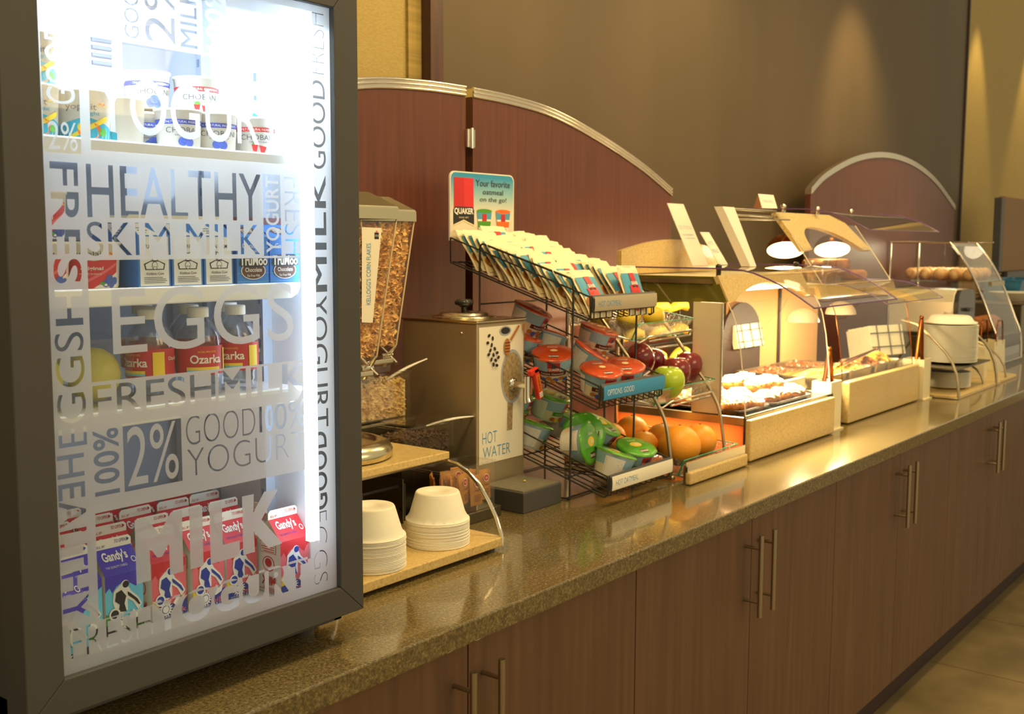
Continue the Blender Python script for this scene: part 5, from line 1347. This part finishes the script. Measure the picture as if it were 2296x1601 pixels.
put('arched_divider', MB().prism([(3.37, .122)]+[(3.37+.29*i/14, .30+.095*math.sin(PI*i/14)**.6) for i in range(15)]+[(3.66, .122)], lambda u, v, w: (u, w, v), .63, .640), 'arch_brown', cb_)
put('rear_post', MB().tube([(3.86, .648, .123), (3.86, .648, .455)], .006, 8), 'black_knob', cb_)
put('top_board', MB().box(3.44, .335, .455, 4.16, .66, .462), 'plastic_cream', cb_)
# pans of food
def pan(x0, y0, x1, y1, z, food, fname, lab, heap=.0, lump=.009, n=420, seed=1):
    t = thing('food_pan', ((x0+x1)/2, (y0+y1)/2, z), lab, 'food pan', 'steel pans of hot food')
    put('pan', open_tub(x0, y0, z, x1, y1, z+.04, .006, .012, .002, .007), 'steel', t)
    rnd = random.Random(seed); mb = MB().box(x0+.012, y0+.012, z+.004, x1-.012, y1-.012, z+.03)
    for i in range(n):
        u, v = rnd.random(), rnd.random(); h = z+.028+heap*math.sin(PI*u)*math.sin(PI*v); q = lump*rnd.uniform(.6, 1.2)
        R_m = Matrix.Rotation(rnd.uniform(0, 6.28), 3, 'Z')@Matrix.Rotation(rnd.uniform(0, 3), 3, 'X'); c = Vector((x0+.018+(x1-x0-.036)*u, y0+.018+(y1-y0-.036)*v, h))
        mb.add([R_m@(Vector(w_)*q)+c for w_ in ((1, 0, 0), (-1, 0, 0), (0, .8, 0), (0, -.8, 0), (0, 0, .7), (0, 0, -.7))], [(0, 2, 4), (2, 1, 4), (1, 3, 4), (3, 0, 4), (2, 0, 5), (1, 2, 5), (3, 1, 5), (0, 3, 5)])
    put(fname, mb, food, t, kind='stuff'); return t
pan(3.42, .300, 3.66, .440, .1235, 'eggs', 'scrambled_egg', 'steel pan of scrambled eggs at the near end of the hot food case', .02)
pan(3.42, .455, 3.66, .600, .1235, 'sausage', 'sausage_pieces', 'steel pan of browned sausage pieces behind the eggs', .015, .013, 160, 2)
pan(3.69, .300, 3.90, .440, .1235, 'eggs', 'folded_omelette', 'steel pan of pale omelette in the middle of the hot food case', .02, .012, 260, 3)
pan(3.69, .455, 3.90, .600, .1235, 'sausage', 'bacon_pieces', 'steel pan of bacon pieces in the back of the hot food case', .01, .012, 200, 4)
pan(3.935, .300, 4.05, .44, .1235, 'dough', 'potato_pieces', 'small pan of browned potatoes right of the omelette', .03, .011, 140, 5)
pan(4.07, .300, 4.20, .44, .1235, 'eggs', 'cheese_slices', 'small pan of bright yellow cheese at the far end of the case', .035, .011, 140, 6)
# cream tong holders
def holder(x0, x1, y0, y1, h, lab):
    t = thing('tong_holder', ((x0+x1)/2, (y0+y1)/2, 0), lab, 'holder', 'square cream tong holders')
    mb = MB(); w_ = .004; mb.box(x0, y0, .003, x1, y0+w_, h).box(x0, y1-w_, .003, x1, y1, h).box(x0, y0+w_, .003, x0+w_, y1-w_, h).box(x1-w_, y0+w_, .003, x1, y1-w_, h).box(x0, y0, .0, x1, y1, .004)
    put('box', mb, 'plastic_cream', t); put('foot_flange', MB().box(x0-.006, y0-.008, 0, x1+.006, y0, .005), 'plastic_cream', t)
holder(3.350, 3.440, .236, .300, .160, 'square cream plastic tong holder between the two stone-fronted cases')
holder(4.262, 4.345, .232, .315, .158, 'square cream plastic tong holder at the far end of the hot food case')
def tongs(pa, pb, apex, lab, w_=.008):
    t = thing('serving_tongs', pa, lab, 'tongs', 'brown serving tongs'); mid = Vector(apex)
    for e in (pa, pb):
        e = Vector(e); k = mid.lerp(e, .35)+Vector((0, 0, 0)); mb = MB().tube([mid, mid.lerp(e, .08), k, mid.lerp(e, .7), e], [w_*.8, w_, w_, w_*.9, w_*1.1], 8, flat=.35); put('arm', mb, 'copper_dome', t)
    put('hinge', MB().ball(apex, w_*1.1, 8), 'copper_dome', t)
tongs((3.355, .27, .10), (3.435, .262, .10), (3.392, .262, .262), 'brown tongs standing in the nearer cream holder')
tongs((4.27, .27, .10), (4.337, .262, .10), (4.303, .262, .318), 'brown tongs standing in the farther cream holder')
tongs((3.70, .37, .176), (3.72, .345, .176), (4.10, .36, .205), 'long brown tongs lying across the omelette pan', .006)
# lamps in the cases
def lamp(x, y, z, r, h, tilt, mt, bm_, lab, grp):
    t = thing('heat_lamp', (x, y, z), lab, 'lamp', grp); R_m = Matrix.Translation((x, y, z))@Matrix.Rotation(tilt[0], 4, 'X')@Matrix.Rotation(tilt[1], 4, 'Y')
    P = [(r, 0), (r*.99, h*.35), (r*.85, h*.68), (r*.5, h*.92), (r*.2, h), (.0001, h)]
    put('shade', MB().lathe(P, 28).xf(R_m) if False else (lambda q: (setattr(q, 'f', q.f[:-1]) or setattr(q, 'm', q.m[:-1]) or setattr(q, 'sm', q.sm[:-1]) or q))(MB().lathe([p for p in P][:], 28)).xf(R_m), mt, t)
    put('bulb', MB().lathe([(r*.80, h*.10), (r*.55, h*.02), (.0001, -.001)], 20).xf(R_m), bm_, t, label='glowing bulb'); return t
def dome(x, y, z, r, tilt, mt, bm_, lab, grp, pw=1.0):
    t = thing('heat_lamp', (x, y, z), lab, 'lamp', grp); R_m = Matrix.Translation((x, y, z))@tilt
    mb = MB(); n = 28; P = [(r*math.cos(a), r*math.sin(a)*.85) for a in [i*PI/16 for i in range(9)]]; P[-1] = (.0001, r*.85)
    vs = []; fs = []
    for rr, hh in P:
        for k in range(n): vs.append(R_m@Vector((rr*math.cos(2*PI*k/n), rr*math.sin(2*PI*k/n), hh)))
    for j in range(len(P)-1):
        for k in range(n): fs.append((j*n+k, j*n+(k+1) % n, (j+1)*n+(k+1) % n, (j+1)*n+k))
    mb.add(vs, fs, 0, True); put('shade', mb, mt, t)
    inn = MB().add([R_m@((R_m.inverted()@v)*.965) for v in vs], [f[::-1] for f in fs], 0, True); put('inner_shade', inn, 'shade_white', t, label='white enamel inside of the shade')
    put('bulb', MB().ball((0, 0, r*.38), r*.26, 14, sc=(1, 1, 1.2)).xf(R_m), bm_, t, label='glowing bulb')
    pl = R_m@Vector((0, 0, r*.05)); light('POINT', 'lamp_light', tuple(pl), pw, (1, .80, .45), size=.03); return t
LG = 'heat lamps over the hot food'
T1 = Matrix.Rotation(-.5, 4, 'Y')@Matrix.Rotation(.35, 4, 'X')
dome(3.475, .46, .578, .064, Matrix.Rotation(.42, 4, 'Y')@Matrix.Rotation(-.22, 4, 'X'), 'copper_dome', 'bulb', 'copper dome heat lamp behind the upper glass, nearer of two', LG)
dome(3.905, .47, .578, .066, Matrix.Rotation(.42, 4, 'Y')@Matrix.Rotation(-.22, 4, 'X'), 'copper_dome', 'bulb', 'copper dome heat lamp behind the upper stone fascia, farther of two', LG)
lampL = [(3.54, .42, .335, 'white drum heat lamp in the lower case, the brighter one'), (3.88, .42, .345, 'small white heat lamp in the lower case near its far end')]
for x, y, z, lab in lampL: dome(x, y, z, .055, Matrix.Identity(4), 'shade_white', 'bulb_low', lab, LG)
light('POINT', 'lamp_light', (3.53, .40, .325), 7, (1, .80, .45), size=.04); light('POINT', 'lamp_light', (3.88, .40, .33), 9, (1, .80, .45), size=.04)
la = light('AREA', 'lamp_light', (3.04, .42, .455), 30, (1, .80, .48), (3.04, .36, 0), .38, .18); la.data.spread = math.radians(115)

# -- upper case with roof, fascia, bagels
uc = thing('upper_display_case', (3.69, .45, .47), 'upper glass display case with a curved roof pane and arched stone fascia', 'food case')
curved_pane([(.62, .716), (.43, .712), (.335, .710), (.257, .699), (.19, .675), (.130, .643)], 3.342, 4.04, 'roof_pane', 'case_glass', uc, 'purple_edge', er=.0018)
tt = .125
N_ = 16
arc = smooth_curve([(3.925, 1.0), (3.86, .80), (3.78, .60), (3.68, .44), (3.58, .36), (3.51, .42), (3.472, .60), (3.468, .97)])
put('stone_fascia', MB().prism([(3.341, 0), (3.79, 0), (3.90, .22), (4.004, 1.0)]+arc+[(3.39, 1.0)], fas(None, .440, .702, .360, .578), 0, .016), 'cream_stone', uc)
curved_pane([(.423, .667), (.360, .579), (.322, .525), (.284, .469)], 3.372, 4.0, 'front_glass', 'case_glass', uc)
put('floor_board', MB().box(3.37, .34, .463, 4.15, .64, .469), 'plastic_cream', uc)
put('roof_rods', MB().tube([(2.985, .440, .704), (3.345, .440, .704)], .004, 8).tube([(2.985, .435, .686), (3.345, .435, .686)], .003, 8), 'steel', uc, kind='stuff')
put('rod', MB().tube([(2.985, .425, .672), (3.42, .425, .678)], .003, 8), 'steel', uc)
put('corner_leg', MB().prism([(.458, .709), (.430, .709), (.335, .533), (.365, .533)], lambda u, v, w: (w, u, v), 2.955, 2.985).prism([(2.955, 0), (3.035, 0), (3.0, 1), (2.96, 1)], fas(None, .432, .709, .338, .533), 0, .006), 'card', uc)
for x, y in ((3.36, .42), (3.66, .43), (3.97, .43)): put('clamp', MB().lathe([(.007, .700), (.007, .716), (.009, .717), (.009, .724), (.0001, .729)], 10, (x, y, 0)), 'chrome', uc)
tn = thing('tent_card', (3.46, .5, .717), 'small folded white tent card on the roof of the upper case', 'sign')
mb = MB().add([(3.37, .50, .717), (3.40, .53, .765), (3.52, .53, .765), (3.49, .50, .717), (3.43, .56, .717), (3.55, .56, .717)], [(0, 3, 2, 1)], 0); mb.add([(3.37, .50, .717), (3.40, .53, .765), (3.43, .56, .717)], [(0, 1, 2)], 1); mb.add([(3.40, .53, .765), (3.52, .53, .765), (3.55, .56, .717), (3.43, .56, .717)], [(0, 1, 2, 3)], 0)
put('card', mb, ['card', 'card_pink'], tn)
p = Print(lambda u, v, k: (3.37+.03*v+u, .50+.03*v-k, .717+.048*v+k*.6), .0005); p.text('TOASTED BAGELS', (.02, .42, .10, .60), 0); put('print', p.mb, ['print_blue'], tn)
BG = 'bagels on the upper case floor'
bm0 = MB(); n, k_ = 20, 10
bm0.tube([(.034*math.cos(2*PI*i/n), .034*math.sin(2*PI*i/n), .019) for i in range(n)], .019, k_, closed=True)
bg = None
for x, y, z, lab in ((3.93, .40, .4695, 'browned bagel at the front of the upper case floor'), (3.86, .48, .4695, 'browned bagel left of the clear tray'), (3.96, .50, .4695, 'browned bagel in the second row of the upper case'), (3.90, .58, .4695, 'browned bagel at the back of the upper case'), (3.90, .45, .508, 'browned bagel on top of the pile'), (3.93, .54, .508, 'browned bagel on top at the back of the pile')):
    if bg is None: bg = solo('bagel', bm0, 'dough', lab, 'bagel', BG, origin=(0, 0, 0)); bg.location = (x, y, z)
    else: copy(bg, (x, y, z), (0, 0, x*9), lab)
mb = open_tub(3.62, .36, .4695, 3.76, .47, .515, .012, .015, .002, .006); solo('clear_tray', mb, 'acrylic', 'clear plastic tray of muffins on the upper case floor', 'tray')
MG = 'muffins in the clear tray'; mf = None
for x, y, lab in ((3.66, .395, 'muffin at the near end of the clear tray'), (3.72, .40, 'muffin at the front right of the clear tray'), (3.665, .44, 'muffin at the back left of the clear tray'), (3.72, .445, 'muffin at the back right of the clear tray')):
    if mf is None:
        mf = thing('muffin', (x, y, .472), lab, 'muffin', MG); put('wrapper', MB().lathe([(.017, 0), (.022, .025)], 20, (x, y, .472), wob=lambda a, j: 1+.03*math.cos(20*a)), 'sausage', mf); put('top', MB().ball((x, y, .499), .026, 16, sc=(1, 1, .7)), 'dough', mf)
    else: copy(mf, (x, y, .472), None, lab)
solo('clear_cup', MB().lathe([(.026, 0), (.026, .002), (.040, .075), (.042, .076), (.042, .078)], 24, (3.50, .36, .4695)), 'acrylic', 'clear plastic cup standing in the near end of the upper case', 'cup')
# napkin stacks in wire holders behind the hot food
def napkins(x, y, z, w_, h, d, rz, lab):
    t = thing('napkin_holder', (x, y, z), lab, 'napkin holder', 'wire holders of folded napkins'); R_m = Matrix.Translation((x, y, z))@Matrix.Rotation(rz, 4, 'Z')@Matrix.Rotation(-.22, 4, 'X')
    n = 12
    for i in range(n): o = put('napkin', MB().box(-w_/2, d*i/n, .004, w_/2, d*(i+.82)/n, h-.006*(i % 2)).xf(R_m), 'napkin', t)
    mb = MB()
    for k in (-.3, 0.05, .4): mb.tube([(w_*k, -.004, 0), (w_*k, -.004, h*1.0)], .0022, 6)
    for k in (.3, .75): mb.tube([(-w_*.5, -.004, h*k), (w_*.5, -.004, h*k)], .0022, 6)
    put('wire_front', mb.xf(R_m), 'wire', t)
napkins(4.42, .42, .150, .20, .125, .12, -.35, 'folded cream napkins in a wire holder at the far end of the hot food')
napkins(3.54, .605, .235, .20, .085, .02, .0, 'folded cream napkins in a wire holder against the brown arched divider')
solo('riser_block', MB().box(4.35, .38, 0, 4.50, .60, .128), 'steel_warm', 'plain steel block under the far napkin holder', 'riser', bev=.003)
# things seen through the side glass behind the fruit rack
YG = 'bananas on the black rack behind the case'
br = thing('banana_rack', (2.95, .71, .0), 'low black rack of bananas between the fruit rack and the red screen', 'rack')
mb = MB()
for z in (.19, .27, .35): mb.tube([(2.80, .675, z), (3.25, .675, z), (3.25, .735, z), (2.80, .735, z)], .004, 8, closed=True)
for x in (2.80, 3.25):
    for y in (.675, .735): mb.tube([(x, y, 0), (x, y, .40)], .004, 8)
put('frame', mb, 'wire', br)
for i in range(9):
    z = (.30, .22, .378)[i % 3]; x = 2.84+.14*(i//3)+.02*(i % 2); pts = [(x+.13*k/8, .705-.012*math.sin(PI*k/8), z-.0+.022*math.sin(PI*k/8)) for k in range(9)]
    solo('banana', MB().tube(pts, [.005, .012, .016, .017, .0175, .017, .016, .012, .005], 10), 'banana', ('upper ', 'lower ', 'topmost ')[i % 3]+'yellow banana on the black rack, '+('nearest the steel column', 'in the middle', 'farthest back')[i//3], 'banana', YG)

# ------------------------------------------------------------------ plates, toaster, bag, far case
s3 = thing('plate_stand', (4.6, .24, 0), 'two-level steel stand with curved ends holding stacks of foam plates', 'stand')
put('slab', MB().box(4.372, .130, .0, 4.985, .40, .014), 'cream_stone', s3, bev=.002)
PB = [(4.37, .129, .002), (4.37, .133, .05), (4.37, .141, .098), (4.37, .160, .145), (4.37, .186, .182), (4.37, .24, .236), (4.37, .302, .285), (4.37, .36, .30)]
for dx in (0, .545): put('side_rail', MB().tube([(x+dx, y, z) for x, y, z in PB], .0055, 10), 'steel', s3)
for dx in (.46,): put('side_rail', MB().tube([(x+dx, y+.03, z*.5) for x, y, z in PB], .0045, 10), 'steel', s3)
put('base_bar', MB().tube([(4.37, .129, .004), (4.37, .40, .004)], .0045, 8), 'steel', s3)
put('shelf', MB().box(4.40, .145, .110, 4.86, .36, .116), 'steel_dark', s3)
fp = None
def foam_plate(r): return MB().lathe([(.0001, .003), (r*.62, .003), (r*.70, .0), (r*.92, .0085), (r, .010), (r, .0125), (r*.92, .0115), (r*.72, .0035), (.0001, .0055)], 40)
for k in range(26):
    lab = 'top white foam plate of the tall stack on the stand' if k == 25 else nth(25-k)+' foam plate from the top of the tall stack'
    if fp is None: fp = solo('foam_plate', foam_plate(.108), 'foam', 'bottom white foam plate of the tall stack on the stand', 'plate', 'foam plates in the tall stack', origin=(0, 0, 0)); fp.location = (4.62, .245, .117)
    else: copy(fp, (4.62+random.uniform(-.001, .001), .245+random.uniform(-.001, .001), .117+k*.0058), (0, 0, k), lab)
solo('foam_bowl', MB().lathe([(.104, 0), (.104, .004), (.090, .008), (.078, .026), (.070, .030), (.0001, .030)], 40, (4.62, .245, .281)), 'foam', 'shallow white foam bowl upside down on top of the tall plate stack', 'bowl')
lb2 = None
for k in range(10):
    if lb2 is None: lb2 = solo('foam_plate', foam_plate(.092), 'foam', 'bottom white foam plate of the low stack under the shelf', 'plate', 'foam plates in the low stack', origin=(0, 0, 0)); lb2.location = (4.62, .250, .0145)
    else: copy(lb2, (4.62, .250, .0145+k*.0062), (0, 0, k), 'top white foam plate of the low stack under the shelf' if k == 9 else nth(9-k)+' foam plate from the top of the low stack under the shelf')
ts = thing('toaster', (5.13, .48, .18), 'shiny steel toaster with a black end, behind the plate stack', 'toaster')
mb = MB(); TP = [(5.0, .205), (5.0, .345), (5.012, .378), (5.04, .398), (5.22, .398), (5.25, .378), (5.262, .345), (5.262, .205)]
mb.prism(TP, lambda u, v, w: (u, w, v), .345, .63); put('shell', mb, 'toaster_steel', ts, bev=.004)
put('end_cap', MB().prism([(4.995+(u-4.995)*1.0, v) for u, v in TP], lambda u, v, w: (u, w, v), .325, .345), 'black_gloss', ts, bev=.003)
put('lever', MB().box(5.11, .305, .30, 5.17, .326, .315), 'black_knob', ts); put('base', MB().box(4.99, .33, .19, 5.27, .635, .206), 'black_knob', ts)
for dx in (.06, .17): put('slot', MB().box(5.0+dx, .38, .3985, 5.03+dx, .60, .3995), 'black_knob', ts)
solo('toaster_riser', MB().box(4.98, .33, 0, 5.27, .64, .19), 'steel_dark', 'dark metal riser under the toaster', 'riser', bev=.003)
# napkin tray, board and paper bag
s4 = thing('napkin_stand', (5.1, .24, 0), 'cream stone board with a rounded corner and curved steel rail, beside the paper bag', 'stand')
put('board', MB().prism(rrect(5.0, .140, 5.34, .325, .05), lambda u, v, w: (u, v, w), 0, .012), 'cream_stone', s4, bev=.002)
put('side_rail', MB().tube([(5.15, .150, .012), (5.148, .158, .06), (5.143, .18, .10), (5.135, .22, .14), (5.125, .27, .165), (5.12, .33, .17)], .0045, 8), 'steel', s4)
for i in range(8): put('napkin', MB().box(5.02+i*.006, .21, .013, 5.024+i*.006, .315, .15+.004*(i % 2)), 'napkin', s4)
bg_ = thing('paper_bag', (5.43, .31, 0), 'cream paper bag with brown twisted handles at the far end of the counter', 'bag')
mb = MB(); x0, x1, y0, y1, z1 = 5.350, 5.535, .25, .335, .150; xm = .006
mb.add([(x0, y0, 0), (x1, y0, 0), (x1, y1, 0), (x0, y1, 0), (x0, y0+xm, z1), (x1, y0+xm, z1), (x1, y1-xm, z1), (x0, y1-xm, z1), (x0+.012, (y0+y1)/2, z1-.004), (x1-.012, (y0+y1)/2, z1-.004)], [(0, 3, 2, 1), (0, 1, 5, 4), (2, 3, 7, 6), (1, 2, 9), (2, 6, 9), (1, 9, 5), (0, 8, 3), (0, 4, 8), (3, 8, 7)])
put('bag', mb, 'plastic_cream', bg_)
for y in (y0+.008, y1-.008): put('handle', MB().tube([(x0+.035, y, z1-.02), (x0+.045, y, z1+.07), (x0+.06, y, z1+.095), (x1-.06, y, z1+.095), (x1-.045, y, z1+.07), (x1-.035, y, z1-.02)], .0035, 8), 'copper_dome', bg_)
# far curved glass bakery case
fc = thing('bakery_case', (5.82, .55, 0), 'far curved-glass bakery case with chrome edges and shelves of pastries', 'food case')
PR = [(.840, .610), (.549, .610), (.505, .56), (.455, .485), (.415, .41), (.375, .32), (.340, .23), (.309, .145), (.300, .02)]
for i, x in enumerate((5.600, 6.050)):
    put('side_frame', MB().tube([(x, y, z) for y, z in smooth_curve(PR[1:])], .006, 8).tube([(x, .840, .61), (x, .461, .61)], .005, 8).tube([(x, .840, .03), (x, .840, .61)], .006, 8), 'chrome', fc)
    put('side_glass', MB().add([(x, y, z) for y, z in PR]+[(x, .840, .03)], [tuple(range(10))]), 'case_glass', fc)
curved_pane(PR[1:], 5.600, 6.050, 'front_glass', 'case_glass', fc, 'chrome', er=.002)
put('top', MB().box(5.600, .549, .606, 6.050, .840, .612), 'case_glass', fc); put('top_rail', MB().box(5.600, .543, .590, 6.050, .556, .612), 'steel', fc)
put('shelf', MB().box(5.607, .43, .412, 6.043, .735, .420), 'case_glass', fc); put('shelf_rail', MB().box(5.605, .345, .398, 5.840, .360, .420), 'steel', fc)
put('base', MB().box(5.600, .305, 0, 6.050, .840, .15), 'black_gloss', fc); put('mullion', MB().tube([(5.601, .70, .42), (5.601, .70, .608)], .004, 8), 'steel', fc)
PG = 'glazed pastries on the shelf of the bakery case'
pst = solo('glazed_pastry', MB().ball((0, 0, .030), .028, 14, sc=(1.1, 1, 1.1)), 'pale_pastry', 'glazed pastry at the front corner of the bakery case shelf', 'pastry', PG, origin=(0, 0, 0)); pst.location = (5.655, .47, .421)
for i in range(5):
    for j in range(5):
        if i == j == 0: continue
        copy(pst, (5.655+i*.075, .47+j*.070, .421), (0, 0, i+j), 'glazed pastry in row %s of the bakery case shelf, %s' % (('one', 'two', 'three', 'four', 'five')[i], ('by the front glass', 'second from the glass', 'in the middle', 'fourth from the glass', 'by the back')[j]))
LG2 = 'golden loaves on the floor of the bakery case'; lf = None
for i in range(4):
    for j in range(2):
        x, y = 5.67+i*.10, .44+j*.15; lab = 'golden loaf on the bakery case floor, '+('nearest', 'second', 'third', 'farthest')[i]+(' in front' if j == 0 else ' at the back')
        if lf is None: lf = solo('bread_loaf', MB().ball((0, 0, .045), .045, 16, sc=(.95, 1.4, 1)), 'dough', lab, 'bread', LG2, origin=(0, 0, 0)); lf.location = (x, y, .151)
        else: copy(lf, (x, y, .151), (0, 0, .2*i), lab)
light('POINT', 'case_light', (5.82, .62, .57), 1.6, (1, .85, .55), size=.05)
# beyond: display stand with a blue bin, a basket and a bowl; a standing board
ds = thing('display_stand', (7.1, .55, 0), 'dark stand at the far right beyond the bakery case', 'stand')
put('cabinet', MB().box(6.45, .40, 0, 7.9, .80, .27), 'steel_dark', ds, bev=.004); put('top', MB().box(6.43, .38, .27, 7.92, .82, .285), 'steel', ds, bev=.002)
solo('blue_bin', open_tub(6.62, .45, .2855, 7.25, .66, .40, .02, .03, .003, .008), 'deep_teal', 'blue plastic bin on the far dark stand', 'bin')
bk = MB()
for k in range(7): bk.tube([(6.60, .68, .30+k*.02), (7.10, .68, .30+k*.02)], .007, 6)
solo('wicker_basket', bk.box(6.60, .685, .286, 7.10, .76, .43), 'basket_brown', 'brown wicker basket behind the blue bin', 'basket')
solo('wide_bowl', MB().lathe([(.06, 0), (.07, .004), (.13, .05), (.135, .054), (.128, .052), (.06, .008), (.0001, .008)], 36, (6.48, .45, .2855)), 'foam', 'wide cream bowl at the near corner of the far stand', 'bowl')
bd = thing('standing_board', (7.6, .72, .286), 'tall brown menu board with a dark left edge on the far stand', 'board')
put('panel', MB().box(7.20, .70, .43, 7.88, .74, .895), 'board_brown', bd, bev=.006); put('edge', MB().box(7.13, .70, .43, 7.20, .745, .885), 'black', bd, bev=.004); put('foot', MB().box(7.3, .69, .2865, 7.8, .75, .43), 'black', bd)
